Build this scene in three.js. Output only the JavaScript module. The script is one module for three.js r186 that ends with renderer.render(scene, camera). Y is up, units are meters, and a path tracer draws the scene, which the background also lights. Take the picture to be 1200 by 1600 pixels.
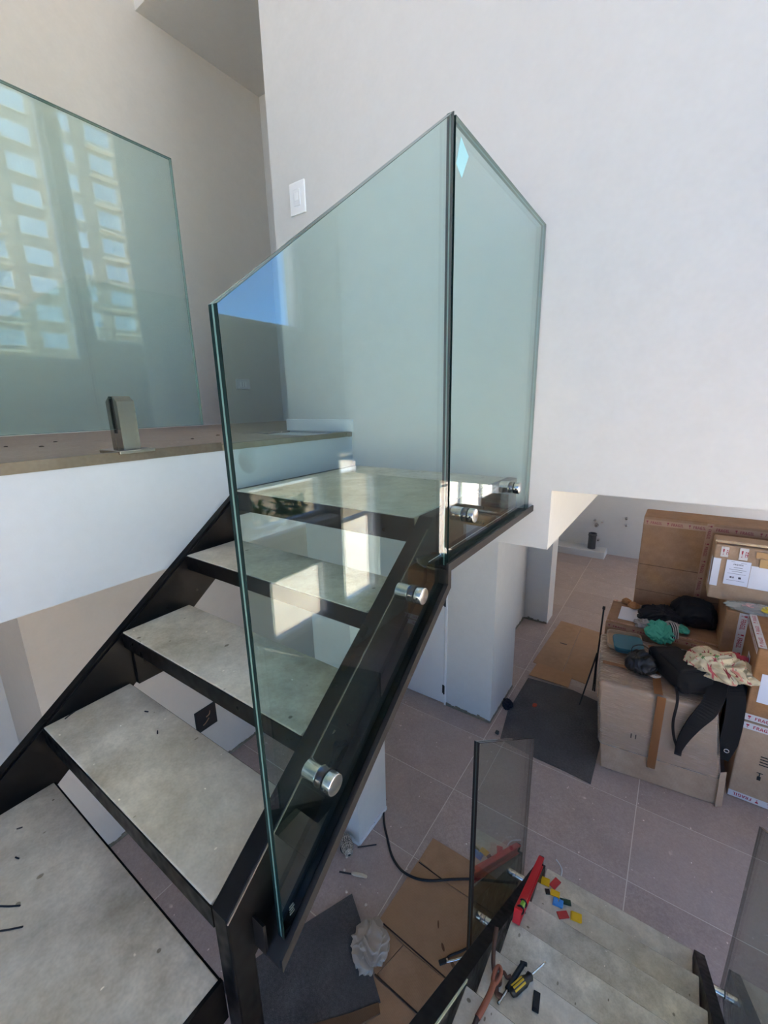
import * as THREE from 'three';
import { mergeGeometries, mergeVertices } from 'three/addons/utils/BufferGeometryUtils.js';
import { RoundedBoxGeometry } from 'three/addons/geometries/RoundedBoxGeometry.js';
import { ImprovedNoise } from 'three/addons/math/ImprovedNoise.js';
import { Sky } from 'three/addons/objects/Sky.js';

// ---------- camera, sky, sun, exposure ----------
const scene = new THREE.Scene();
const EYE = new THREE.Vector3(0, 2.869, 0);
const TILT = 0.24733, YAW = 0.60836, ROLL = -0.02115;
const camera = new THREE.PerspectiveCamera(100.369, 0.75, 0.02, 400);
{
  const cy = Math.cos(YAW), sy = Math.sin(YAW), ct = Math.cos(TILT), st = Math.sin(TILT);
  const right = new THREE.Vector3(cy, 0, -sy), fw = new THREE.Vector3(-sy * ct, -st, -cy * ct);
  const up = new THREE.Vector3().crossVectors(right, fw);
  camera.up.copy(up).multiplyScalar(Math.cos(ROLL)).addScaledVector(right, -Math.sin(ROLL));
  camera.position.copy(EYE);
  camera.lookAt(EYE.clone().add(fw));
}
scene.add(camera);
const SUN = new THREE.Vector3(-0.1, 0.88, -0.4).normalize();
const sky = new Sky();
sky.scale.setScalar(300);
sky.material.uniforms.turbidity.value = 18;
sky.material.uniforms.rayleigh.value = 0.72;
sky.material.uniforms.mieCoefficient.value = 0.004;
sky.material.uniforms.mieDirectionalG.value = 0.75;
sky.material.uniforms.sunPosition.value.copy(SUN);
scene.add(sky);
scene.environmentIntensity = 1;
const sun = new THREE.DirectionalLight(0xffe8c8, 24);
sun.position.copy(SUN).multiplyScalar(60);
sun.castShadow = true;
sun.shadow.mapSize.set(2048, 2048);
Object.assign(sun.shadow.camera, { left: -45, right: 45, top: 45, bottom: -45, near: 1, far: 160 });
scene.add(sun, sun.target);
const renderer = new THREE.WebGLRenderer({ antialias: true });
renderer.toneMapping = THREE.LinearToneMapping;
renderer.toneMappingExposure = 1.68;
renderer.shadowMap.enabled = true;

// ---------- helpers ----------
let seed = 7;
const rnd = () => { seed = (seed * 1664525 + 1013904223) >>> 0; return seed / 4294967296; };
const rr = (a, b) => a + (b - a) * rnd();
const perlin = new ImprovedNoise();
const V = (x, y, z) => new THREE.Vector3(x, y, z);
const names = {};
function numbered(n) { names[n] = (names[n] ?? -1) + 1; return names[n] ? n + '_' + String(names[n]).padStart(3, '0') : n; }
function thing(name, label, category, pos = [0, 0, 0], turn = 0, group) {
  const o = new THREE.Group(); o.name = numbered(name); o.position.set(...pos); o.rotation.y = turn;
  o.userData = { label, category, kind: 'thing' }; if (group) o.userData.group = group;
  scene.add(o); return o;
}
function solid(name, geo, mat, parent = scene, label) {
  const m = new THREE.Mesh(Array.isArray(geo) ? join(geo) : geo, mat);
  m.name = parent === scene ? numbered(name) : name; m.castShadow = m.receiveShadow = true;
  if (parent !== scene) { let k = 0; const taken = new Set(parent.children.map((c) => c.name)); while (taken.has(m.name)) m.name = name + '_' + String(++k).padStart(3, '0'); }
  if (label) m.userData.label = label;
  parent.add(m); return m;
}
function struct(name, geo, mat, parent = scene) { const m = solid(name, geo, mat, parent); if (parent === scene) m.userData.kind = 'structure'; return m; }
function single(name, geo, mat, label, category, group) { const m = solid(name, geo, mat); m.userData = { label, category, kind: 'thing' }; if (group) m.userData.group = group; return m; }
function join(list) {
  return mergeGeometries(list.map((g) => { const q = g.index ? g.toNonIndexed() : g; for (const k of Object.keys(q.attributes)) if (!['position', 'normal', 'uv'].includes(k)) q.deleteAttribute(k); return q; }));
}
// texture coordinates in metres, by the axis each face looks along
function metres(g0, du = 0, dv = 0) {
  const g = g0.index ? g0.toNonIndexed() : g0, p = g.attributes.position, uv = new Float32Array(p.count * 2);
  const a = V(), b = V(), c = V();
  for (let i = 0; i < p.count; i += 3) {
    a.fromBufferAttribute(p, i); b.fromBufferAttribute(p, i + 1); c.fromBufferAttribute(p, i + 2);
    const n = b.clone().sub(a).cross(c.clone().sub(a)), x = Math.abs(n.x), y = Math.abs(n.y), z = Math.abs(n.z);
    [a, b, c].forEach((q, k) => {
      const [u, v] = x >= y && x >= z ? [q.z, q.y] : y >= z ? [q.x, q.z] : [q.x, q.y];
      uv[(i + k) * 2] = u + du; uv[(i + k) * 2 + 1] = v + dv;
    });
  }
  g.setAttribute('uv', new THREE.BufferAttribute(uv, 2)); return g;
}
function box(x0, x1, y0, y1, z0, z1, r = 0) {
  const w = x1 - x0, h = y1 - y0, d = z1 - z0;
  const g = r ? new RoundedBoxGeometry(w, h, d, 2, r) : new THREE.BoxGeometry(w, h, d);
  g.translate((x0 + x1) / 2, (y0 + y1) / 2, (z0 + z1) / 2); return metres(g);
}
// outline given as [z, y] points, with thickness from x0 to x1
function slabZY(pts, x0, x1, holes = [], bevel = 0) {
  const s = new THREE.Shape(pts.map(([z, y]) => new THREE.Vector2(-z, y)));
  for (const h of holes) s.holes.push(new THREE.Path(h.map(([z, y]) => new THREE.Vector2(-z, y))));
  const g = new THREE.ExtrudeGeometry(s, { depth: x1 - x0 - 2 * bevel, bevelEnabled: bevel > 0, bevelSize: bevel, bevelThickness: bevel, bevelOffset: -bevel, bevelSegments: 2, curveSegments: 8 });
  g.rotateY(Math.PI / 2); g.translate(x0 + bevel, 0, 0); return metres(g);
}
const rectZY = (z0, z1, y0, y1) => [[z0, y0], [z1, y0], [z1, y1], [z0, y1]];
function tube(pts, r, seg = 40, rad = 8, closed = false) {
  return new THREE.TubeGeometry(new THREE.CatmullRomCurve3(pts.map((p) => (p.isVector3 ? p : V(...p))), closed), seg, r, rad, closed);
}
function rod(a, b, r, r2 = r, n = 16) {
  a = V(...a); b = V(...b); const d = b.clone().sub(a), L = d.length();
  const g = new THREE.CylinderGeometry(r2, r, L, n); g.translate(0, L / 2, 0);
  g.applyQuaternion(new THREE.Quaternion().setFromUnitVectors(V(0, 1, 0), d.normalize())); g.translate(a.x, a.y, a.z); return g;
}
function fbm(x, y, z, o = 4) { let s = 0, a = 0.5, f = 1; for (let i = 0; i < o; i++) { s += a * perlin.noise(x * f, y * f, z * f); a *= 0.5; f *= 2.03; } return s; }
// a colour texture that covers `size` metres; fn(u, v in 0..1, tile(freq, k) seamless noise) returns [r, g, b] in 0..255
function tex(n, size, fn, srgb = true) {
  const d = new Uint8Array(n * n * 4);
  const tile = (u, v) => (f, k = 0) => {
    const N = (a, b) => perlin.noise(a * f, b * f, k * 7.31 + 0.5);
    const bl = (t) => t * t * (3 - 2 * t), s = bl(u), t = bl(v);
    return (N(u, v) * (1 - s) + N(u - 1, v) * s) * (1 - t) + (N(u, v - 1) * (1 - s) + N(u - 1, v - 1) * s) * t;
  };
  for (let j = 0; j < n; j++) for (let i = 0; i < n; i++) {
    const u = i / n, v = j / n, c = fn(u, v, tile(u, v)), o = (j * n + i) * 4;
    for (let k = 0; k < 3; k++) d[o + k] = Math.max(0, Math.min(255, c[k])); d[o + 3] = 255;
  }
  const t = new THREE.DataTexture(d, n, n); t.magFilter = THREE.LinearFilter; t.minFilter = THREE.LinearFilter;
  t.wrapS = t.wrapT = THREE.RepeatWrapping; if (srgb) t.colorSpace = THREE.SRGBColorSpace;
  t.repeat.set(1 / size, 1 / size); t.needsUpdate = true; return t;
}
const grey = (g, r = 1, b = 1) => [g * r, g, g * b];
function mat(color, roughness = 0.6, extra = {}) { return new THREE.MeshStandardMaterial({ color, roughness, ...extra }); }
function phys(color, roughness, extra = {}) { return new THREE.MeshPhysicalMaterial({ color, roughness, ...extra }); }
// specks: a seeded list of soft marks with an outline of their own
function specks(n, rmin, rmax, s0) { const s = seed; seed = s0; const l = []; for (let i = 0; i < n; i++) l.push([rnd(), rnd(), rr(rmin, rmax), rr(0.5, 2.2), rnd()]); seed = s; return l; }
function speckAt(list, u, v) { let m = 0; for (const [x, y, r, st, w] of list) { let dx = Math.abs(u - x), dy = Math.abs(v - y); if (dx > 0.5) dx = 1 - dx; if (dy > 0.5) dy = 1 - dy; if (dx > r * 3 || dy > r * 3) continue; const q = (dx * dx * st + dy * dy / st) / (r * r); if (q < 1) m = Math.max(m, Math.min(1, (1 - q) * 3) * (0.5 + 0.5 * w)); } return m; }

// ---------- materials ----------
const M = {};
const paintTex = tex(256, 1.6, (u, v, n) => { const g = 247 + 2 * n(4) + 3 * n(24, 1) + 3 * n(90, 2); return [g, g * 0.995, g * 0.985]; });
const paintBump = tex(256, 0.5, (u, v, n) => grey(128 + 50 * n(40, 3) + 40 * n(90, 4)), false);
M.paint = mat(0xd6d5d1, 0.72, { map: paintTex, bumpMap: paintBump, bumpScale: 0.0003 });
M.paintLeft = mat(0xd6d1c8, 0.72, { map: paintTex, bumpMap: paintBump, bumpScale: 0.0003 });
M.paintWarmLit = mat(0xd0c6ba, 0.75, { map: paintTex, bumpMap: paintBump, bumpScale: 0.0006 });  // warm bounce light on this white wall is mixed into its colour
M.ceil = mat(0xdcdad6, 0.85, { map: paintTex });
M.trimWhite = mat(0xe4e4e2, 0.4);
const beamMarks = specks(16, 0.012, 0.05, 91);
M.beam = mat(0xc6cad0, 0.7, { bumpMap: paintBump, bumpScale: 0.0006, map: tex(512, 1.2, (u, v, n) => {  // dim bluish sky light on the slab face is put into its base colour
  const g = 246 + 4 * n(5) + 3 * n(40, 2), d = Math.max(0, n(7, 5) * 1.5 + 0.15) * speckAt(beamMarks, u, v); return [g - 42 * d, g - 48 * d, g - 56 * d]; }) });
const concSpeck = specks(45, 0.001, 0.003, 11), concDark = specks(46, 0.0015, 0.006, 12), concStain = specks(16, 0.03, 0.13, 13);
const concTex = tex(1024, 1.1, (u, v, n) => {
  let g = 190 + 26 * n(3) + 26 * n(8, 1) + 18 * n(22, 2) + 14 * n(70, 3) + 12 * n(180, 4);
  const st = speckAt(concStain, u, v) * (0.35 + 0.8 * Math.max(0, n(14, 9) + 0.2));
  g -= 22 * st; g += 70 * speckAt(concSpeck, u, v); g -= 80 * speckAt(concDark, u, v);
  const w = 9 * n(5, 7); return [g + 8 + w * 0.5, g - 2, g - 22 - w];
});
const concBump = tex(512, 0.6, (u, v, n) => grey(128 + 40 * n(12, 1) + 40 * n(50, 2) + 40 * n(120, 3)), false);
M.concrete = mat(0xffffff, 0.68, { map: concTex, bumpMap: concBump, bumpScale: 0.0012 });
const tileSpeck = specks(60, 0.0010, 0.0034, 21), tileBlot = specks(14, 0.004, 0.012, 23);
const tileTex = tex(1024, 1.7, (u, v, n) => {
  let g = 172 + 5 * n(3) + 8 * n(12, 1) + 9 * n(60, 2) + 14 * n(200, 3);
  g += 95 * speckAt(tileSpeck, u, v) + 50 * speckAt(tileBlot, u, v) * Math.max(0, 0.3 + 2 * n(90, 5)); const w = 3 * n(4, 8);
  return [g + 3 + w, g - 15, g - 24 - w];
});
M.tiles = [0xffffff, 0xfaf9f8, 0xfdfbf9, 0xf7f5f4].map((c) => mat(c, 0.5, { map: tileTex }));
M.grout = mat(0xd9cfc4, 0.9);
M.upperTile = mat(0xd6d8d2, 0.55, { map: tileTex });
M.roughCement = mat(0xa9a59e, 0.95, { map: concTex, bumpMap: concBump, bumpScale: 0.004 });
const steelTex = tex(512, 0.9, (u, v, n) => { const s = Math.max(0, n(6) + n(20, 2) * 0.7 - 0.22) * 45; const g = 27 + 6 * n(10, 1) + 5 * n(60, 3) + s; return [g + 2, g - 1, g - 2]; });
const steelRough = tex(256, 0.7, (u, v, n) => grey(112 + 60 * n(5) + 50 * n(30, 1)), false);
M.steel = phys(0xa09c9c, 0.95, { specularIntensity: 0.4, map: steelTex, roughnessMap: steelRough, metalness: 0.1 });
M.railSteel = mat(0x1d1816, 0.5, { metalness: 0.15 });
M.trimSteel = mat(0x7f766e, 0.45, { metalness: 0.6, map: tex(256, 0.5, (u, v, n) => { const g = 220 + 30 * n(6) + 20 * n(50, 2); return [g, g - 6, g - 16]; }) });
M.chrome = mat(0xcfcfcb, 0.2, { metalness: 1 });
M.brushed = mat(0x928d86, 0.27, { metalness: 1 });
M.rubber = mat(0x121314, 0.6);
M.pane = phys(new THREE.Color(0.80, 0.91, 0.892), 0.0, { transmission: 1, thickness: 0, ior: 1.52 });
M.paneGrey = phys(new THREE.Color(0.735, 0.8, 0.755), 0.0, { transmission: 1, thickness: 0, ior: 1.52 });
M.paneClear = phys(new THREE.Color(0.94, 0.96, 0.95), 0.0, { transmission: 1, thickness: 0, ior: 1.5 });
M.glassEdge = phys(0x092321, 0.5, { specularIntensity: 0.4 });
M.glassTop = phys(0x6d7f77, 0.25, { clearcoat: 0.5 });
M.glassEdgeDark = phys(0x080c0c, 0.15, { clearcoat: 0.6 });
M.interlayer = mat(0x6c8f86, 0.6);
M.interDark = mat(0x2a3432, 0.6);
M.white = mat(0xeeeeec, 0.35);
M.outlet = mat(0xdedede, 0.4);

// ---------- glass panels ----------
// pts: [z, y] outline in the plane x = xc; edge k runs from point k to k + 1; topEdges lists the lighter ones
function glassPanel(parent, pts, xc, t, pane, edge, top = [], inter = M.interlayer, hidden = []) {
  const s = new THREE.Shape(pts.map(([z, y]) => new THREE.Vector2(-z, y))), faces = [];
  for (const sgn of [-1, 1]) { const g = new THREE.ShapeGeometry(s); g.rotateY(Math.PI / 2); if (sgn < 0) { const ix = g.index.array; for (let i = 0; i < ix.length; i += 3) [ix[i], ix[i + 2]] = [ix[i + 2], ix[i]]; const nn = g.attributes.normal; for (let i = 0; i < nn.count; i++) nn.setX(i, -nn.getX(i)); } g.translate(xc + sgn * t / 2, 0, 0); faces.push(g); }
  solid('pane', faces, pane, parent);
  const ctr = pts.reduce((a, p) => [a[0] + p[0] / pts.length, a[1] + p[1] / pts.length], [0, 0]);
  pts.forEach((p, k) => {
    const q = pts[(k + 1) % pts.length], dz = q[0] - p[0], dy = q[1] - p[1], L = Math.hypot(dz, dy);
    let nz = dy / L, ny = -dz / L; if (nz * (ctr[0] - p[0]) + ny * (ctr[1] - p[1]) < 0) { nz = -nz; ny = -ny; }
    const w = 0.0012, strip = (x0, x1) => slabZY([p, q, [q[0] + nz * w, q[1] + ny * w], [p[0] + nz * w, p[1] + ny * w]], x0, x1);
    const h = t / 2, g = t * 0.11;
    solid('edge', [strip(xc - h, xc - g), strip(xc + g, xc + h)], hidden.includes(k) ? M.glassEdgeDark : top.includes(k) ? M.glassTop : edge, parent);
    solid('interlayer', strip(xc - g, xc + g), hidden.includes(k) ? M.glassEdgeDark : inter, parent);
  });
}
// a round stand-off: barrel from the steel to the glass and a cap on the other side
function standoff(parent, x0, xg, y, z, t, r = 0.0215) {
  const dir = xg > x0 ? 1 : -1, g = new THREE.Group(); g.name = 'standoff'; let k = 0; while (parent.children.some((c) => c.name === g.name)) g.name = 'standoff_' + String(++k).padStart(3, '0');
  parent.add(g); const f = xg - dir * t / 2, b = xg + dir * t / 2;
  const cyl = (a, c, q, m, n) => { const L = Math.abs(c - a), o = new THREE.LatheGeometry([[0, 0], [q - 0.002, 0], [q, 0.002], [q, L - 0.002], [q - 0.002, L], [0, L]].map(([i, j]) => new THREE.Vector2(i, j)), 28); o.rotateZ(-Math.PI / 2 * dir); o.translate(a, y, z); return solid(n, o, m, g); };
  cyl(x0, f - dir * 0.001, r, M.chrome, 'barrel'); cyl(f - dir * 0.001, f, r * 0.96, M.rubber, 'gasket');
  cyl(b, b + dir * 0.001, r * 0.96, M.rubber, 'gasket_001'); cyl(b + dir * 0.001, b + dir * 0.021, r, M.chrome, 'cap');
  const hole = new THREE.CylinderGeometry(0.0028, 0.0028, 0.002, 12); hole.rotateX(Math.PI / 2); hole.translate(b + dir * 0.012, y, z + r); solid('grub_hole', hole, M.rubber, g);
}

// ---------- the setting ----------
const ZW = -1.76, UF = 2.731, XS = -1.42, LAND = 2.56;
// lower floor: tiles 1.17 x 0.60 m on a grout bed
{
  const fl = struct('floor', [box(-3.9, 2.2, -0.2, -0.0015, -9, 2.7)], M.grout);
  const X = [-3.45, -2.28, -1.112, 0.053, 1.22, 2.2], z0 = -2.453, dz = 0.6035; let k = 0;
  for (let i = -1; i < 5; i++) for (let j = -11; j < 9; j++) {
    const a = i < 0 ? -3.9 : X[i], b = X[i + 1], c = Math.max(-8.97, z0 + j * dz), d = Math.min(2.68, z0 + (j + 1) * dz); if (d - c < 0.05) continue;
    const g = box(a + 0.0028, b - 0.0028, -0.012, rr(-0.0004, 0.0004), c + 0.0028, d - 0.0028); const uv = g.attributes.uv, du = rnd(), dv = rnd(); for (let q = 0; q < uv.count; q++) uv.setXY(q, uv.getX(q) + du, uv.getY(q) + dv);
    solid('tile', g, M.tiles[(k++ * 7 + (i + 3) * 3) % 4], fl);
  }
}
// big wall above the opening, its dropped bulkhead, and the ceiling of the lower back room
struct('wall_back', [box(-1.88, 0.42, 2.52, 7.8, ZW - 0.23, ZW)], M.paint);
struct('bulkhead', [box(-2.2, -0.405, 2.27, 2.62, -5.6, ZW + 0.0005)], M.paint);
struct('ceiling_lower', [box(-2.85, 0.42, 2.6, 2.72, -9, -1.99), box(0.42, 2.2, 2.6, 2.72, -9, -3.6)], M.ceil);
struct('wall_back_right', [box(0.42, 2.0, 2.6, 7.8, -3.8, -3.6), box(0.22, 0.42, 2.52, 7.8, -3.8, -1.985)], M.paint);
// upper floor slab and corridor
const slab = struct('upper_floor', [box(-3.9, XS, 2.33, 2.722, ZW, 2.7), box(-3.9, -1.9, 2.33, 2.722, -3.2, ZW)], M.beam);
for (let i = 0; i < 10; i++) for (let j = 0; j < 2; j++) {
  const z1 = 2.7 - i * 0.6, z0 = Math.max(z1 - 0.6, -3.0), x0 = j ? -2.35 : -3.28, x1 = j ? (z0 < ZW - 0.01 ? -1.88 : XS - 0.004) : -2.35; if (z1 < -3 + 0.05) continue;
  solid('tile', box(x0 + 0.001, x1 - 0.001, 2.722, UF, z0 + 0.001, z1 - 0.001), M.upperTile, slab);
}
{ // bare cement lip by the wall where the steel trim stops
  const p = [], n = 40; for (let i = 0; i <= n; i++) { const z = -0.98 - (0.775 * i) / n; p.push([z, 2.712 - 0.008 * Math.abs(fbm(i * 0.6, 3, 1))]); }
  solid('cement_lip', slabZY([...p, [-1.755, UF + 0.004], [-0.98, UF + 0.004]], XS - 0.02, XS + 0.006), M.roughCement, slab);
}
struct('trim_1', box(XS - 0.02, XS + 0.004, 2.712, UF + 0.012, -0.98, 2.6), M.trimSteel);
struct('wall_left', [box(-3.48, -3.28, UF, 7.8, -3.2, 2.7)], M.paintLeft);
struct('wall_corridor', [box(-3.28, -1.6, UF, 5.6, -3.2, -3.0), box(-1.88, -1.68, UF, 5.6, -3.0, ZW - 0.23)], M.paint);
struct('soffit', [box(-3.28, -1.5, 5.39, 7.8, -3.2, -1.99)], M.ceil);
struct('ceiling', [box(-3.48, 2.2, 7.6, 7.8, -1.99, 2.7), box(0.22, 2.2, 7.6, 7.8, -3.8, -1.99)], M.ceil);
struct('baseboard_back', [box(-1.889, -1.405, UF + 0.003, UF + 0.066, ZW, ZW + 0.014, 0.003)], M.trimWhite);

// lower level walls
const dirt = specks(40, 0.01, 0.05, 31);
struct('wall_lower_left', [box(-3.9, -2.85, 0, 2.33, -3.27, -0.59)], M.paintWarmLit);
struct('wall_lower_side', [box(-3.9, -3.6, 0, 2.33, -0.59, 2.5)], M.paint);
struct('pillar', [box(-1.75, -1.45, 0.0, 2.33, -2.03, -1.71)], M.paint);
struct('wall_door', [box(-2.85, -2.44, 0, 2.6, -3.89, -3.27), box(-2.44, -1.585, 2.06, 2.6, -3.89, -3.27), box(-1.585, -1.139, 0, 2.6, -3.89, -3.27)], M.paint);
struct('wall_recess', [box(-2.3, -1.48, 0, 2.6, -5.41, -3.89), box(-2.4, -1.178, 0, 2.6, -5.7, -5.41)], M.paint);
struct('wall_far', [box(-2.4, 2.2, 0, 2.6, -9, -8.75), box(-2.4, -2.2, 0, 2.6, -8.75, -5.7)], M.paint);
{ // crumbling plaster skirt of bare cement along the column foot
  const skirt = (x0, x1, z0, z1) => { const g = []; const L = Math.max(x1 - x0, z1 - z0), n = Math.round(L / 0.025); for (let i = 0; i < n; i++) { const h = 0.018 + 0.03 * Math.abs(fbm(i * 0.35, z0 * 9, 2)) * 2, t = 0.004 + 0.006 * Math.abs(fbm(i * 0.5, 1, x0 * 9)); if (x1 - x0 > z1 - z0) g.push(box(x0 + (L * i) / n, x0 + (L * (i + 1)) / n, 0, h, z0, z1 + t)); else g.push(box(x0, x1 + t, 0, h, z0 + (L * i) / n, z0 + (L * (i + 1)) / n)); } return g; };
  struct('trim_2', skirt(-1.585, -1.139, -3.272, -3.267), M.roughCement);
  struct('trim_3', skirt(-1.141, -1.136, -3.89, -3.27), M.roughCement);
  struct('trim_4', [...skirt(-1.75, -1.45, -1.712, -1.708), ...skirt(-1.452, -1.448, -2.03, -1.71)], M.trimWhite);
  struct('trim_5', skirt(-2.853, -2.848, -3.2, -0.59), M.roughCement);
  struct('trim_6', [...skirt(-1.48, -1.178, -5.412, -5.408), ...skirt(-1.48, -1.478, -5.41, -3.89)], M.roughCement);
}
struct('curb', [box(-2.2, -0.92, 0, 0.13, -8.75, -8.39, 0.006)], mat(0xc9c9c6, 0.9, { bumpMap: concBump, bumpScale: 0.003 }));
{ // white flush door
  const d = new THREE.Group(); d.name = 'door_1'; d.userData.kind = 'structure'; scene.add(d);
  solid('door_panel', box(-2.425, -1.612, 0.008, 2.04, -3.31, -3.272, 0.003), M.trimWhite, d);
  solid('door_frame', [box(-1.605, -1.585, 0, 2.06, -3.33, -3.262), box(-2.44, -2.43, 0, 2.06, -3.33, -3.262), box(-2.44, -1.585, 2.045, 2.06, -3.33, -3.262)], M.white, d);
  for (const y of [0.12, 1.05, 1.86]) solid('hinge', [rod([-1.608, y, -3.262], [-1.608, y + 0.09, -3.262], 0.008), box(-1.63, -1.608, y, y + 0.09, -3.2725, -3.269)], M.rubber, d);
}
// window wall towards the street
const openings = { window_1: [-2.02, -0.1, 3.32, 7.3], window_2: [-3.06, -2.12, 3.53, 7.3], window_3: [-3.25, -2.43, 0.58, 1.27], window_4: [-3.25, -2.3, 1.76, 2.2], window_5: [-4.2, -3.49, 0.56, 2.4], window_6: [-8.6, -5.8, 0.1, 2.5], window_7: [-1.9, 1.2, 0.1, 2.5] };  // last opening is unseen, added to light the lower flight and floor
struct('wall_right', slabZY([[-9, 0], [2.7, 0], [2.7, 7.8], [-9, 7.8]], 2.0, 2.2, Object.values(openings).map((o) => rectZY(...o))), M.paint);
for (const [n, [a, b, c, d]] of Object.entries(openings)) {
  const w = new THREE.Group(); w.name = n; w.userData.kind = 'structure'; scene.add(w);
  const f = 0.04, fr = [box(2.05, 2.12, c, c + f, a, b), box(2.05, 2.12, d - f, d, a, b), box(2.05, 2.12, c, d, a, a + f), box(2.05, 2.12, c, d, b - f, b)];
  const nm = Math.max(1, Math.round((b - a) / 1.1)); for (let i = 1; i < nm; i++) { const z = a + ((b - a) * i) / nm; fr.push(box(2.055, 2.115, c, d, z - 0.025, z + 0.025)); }
  solid('frame', fr, M.white, w);
  for (let i = 0; i < nm; i++) solid('pane', box(2.08, 2.086, c + f, d - f, a + ((b - a) * i) / nm + f, a + ((b - a) * (i + 1)) / nm - f), M.paneClear, w);
}
// wall behind the camera, built alike; unseen windows added to light the room
const front = { window_9: [-1.5, 1.9, 0.06, 2.6], window_10: [-1.3, 1.6, 3.1, 6.8] };
{
  const s = new THREE.Shape([[-3.9, 0], [2.2, 0], [2.2, 7.8], [-3.9, 7.8]].map((q) => new THREE.Vector2(...q)));
  for (const [a, b, c, d] of Object.values(front)) s.holes.push(new THREE.Path([[a, c], [b, c], [b, d], [a, d]].map((q) => new THREE.Vector2(...q))));
  const g = new THREE.ExtrudeGeometry(s, { depth: 0.2, bevelEnabled: false }); g.translate(0, 0, 2.5); struct('wall_front', metres(g), M.paint);
  for (const [n, [a, b, c, d]] of Object.entries(front)) {
    const w = new THREE.Group(); w.name = n; w.userData.kind = 'structure'; scene.add(w); const f = 0.04, nm = Math.round((b - a) / 1.0);
    const fr = [box(a, b, c, c + f, 2.56, 2.63), box(a, b, d - f, d, 2.56, 2.63), box(a, a + f, c, d, 2.56, 2.63), box(b - f, b, c, d, 2.56, 2.63)]; for (let i = 1; i < nm; i++) { const x = a + ((b - a) * i) / nm; fr.push(box(x - 0.025, x + 0.025, c, d, 2.565, 2.625)); }
    solid('frame', fr, M.white, w);
    for (let i = 0; i < nm; i++) solid('pane', box(a + ((b - a) * i) / nm + f, a + ((b - a) * (i + 1)) / nm - f, c + f, d - f, 2.59, 2.596), M.paneClear, w);
  }
}
struct('trim_7', box(1.86, 2.05, 1.69, 1.755, -3.29, -2.25, 0.004), M.white); // deep sill of the lower window

// ---------- outside ----------
const groundTex = tex(512, 6, (u, v, n) => { const g = 205 + 22 * n(6) + 16 * n(20, 1) + 12 * n(80, 2); return [g, g * 0.94, g * 0.85]; });
struct('ground', box(-60, 140, -0.6, -0.21, -120, 80), mat(0xffffff, 0.9, { map: groundTex }));
struct('roof', box(-3.9, 2.2, 7.8, 8.0, -9, 2.7), M.roughCement);
{
  const b = thing('apartment_building', 'tall pale tower with rows of windows across the street, mirrored in the glass at left', 'building', [60, 0, -14]);
  solid('wall', box(0, 12, 0, 62, -20, 20), mat(0xd2cabc, 0.85, { map: groundTex }), b);
  const wg = box(-0.12, 0.06, 0, 1.7, -1.3, 1.3), pg = mergeGeometries([box(-0.16, -0.1, 0.08, 1.62, -1.2, -0.05), box(-0.16, -0.1, 0.08, 1.62, 0.05, 1.2)]), bw = mat(0xe8e6e0, 0.5), bp = phys(0xb4cbda, 0.12), bs = box(-0.9, 0, 0, 0.18, -1.5, 1.5), bt = mat(0xcfc4ae, 0.8);
  for (let f = 0; f < 20; f++) for (let c = 0; c < 9; c++) {
    const w = solid('window', wg, bw, b); w.position.set(0, 1.1 + f * 3, -17 + c * 4.2); const p = new THREE.Mesh(pg, bp); p.name = 'pane'; w.add(p);
    if (c % 3 === 0) { const s = solid('balcony', bs, bt, b); s.position.set(0, 0.4 + f * 3, -17 + c * 4.2); }
  }
}
{
  const b = thing('terrace_house', 'low white house with open balconies seen only as a reflection', 'building', [15, 0, -19]);
  solid('wall', box(0, 8, 0, 4, -9, 9), mat(0xe6dfd0, 0.85, { map: groundTex }), b);
  for (let i = 0; i < 4; i++) { solid('balcony', [box(-1.1, 0, 1.2, 1.32, -8 + i * 4.4, -5 + i * 4.4), ...[0, 1, 2, 3, 4, 5, 6, 7].map((k) => rod([-1.05, 1.3, -7.9 + i * 4.4 + k * 0.4], [-1.05, 2.1, -7.9 + i * 4.4 + k * 0.4], 0.02)), box(-1.08, -1.02, 2.08, 2.14, -8 + i * 4.4, -5 + i * 4.4)], M.white, b); solid('window', box(-0.05, 0.05, 1.4, 3.2, -7.4 + i * 4.4, -5.6 + i * 4.4), phys(0x51636b, 0.1), b); }
}
{
  const b = thing('garden_wall', 'low sunlit white wall beyond the lower window', 'wall', [6.2, 0, -8]);
  solid('wall', box(0, 0.2, -0.06, 1.15, -7, 5), mat(0xeee6d8, 0.85, { map: groundTex }), b); solid('coping', box(-0.03, 0.23, 1.15, 1.2, -7, 5, 0.01), M.white, b);
}
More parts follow.
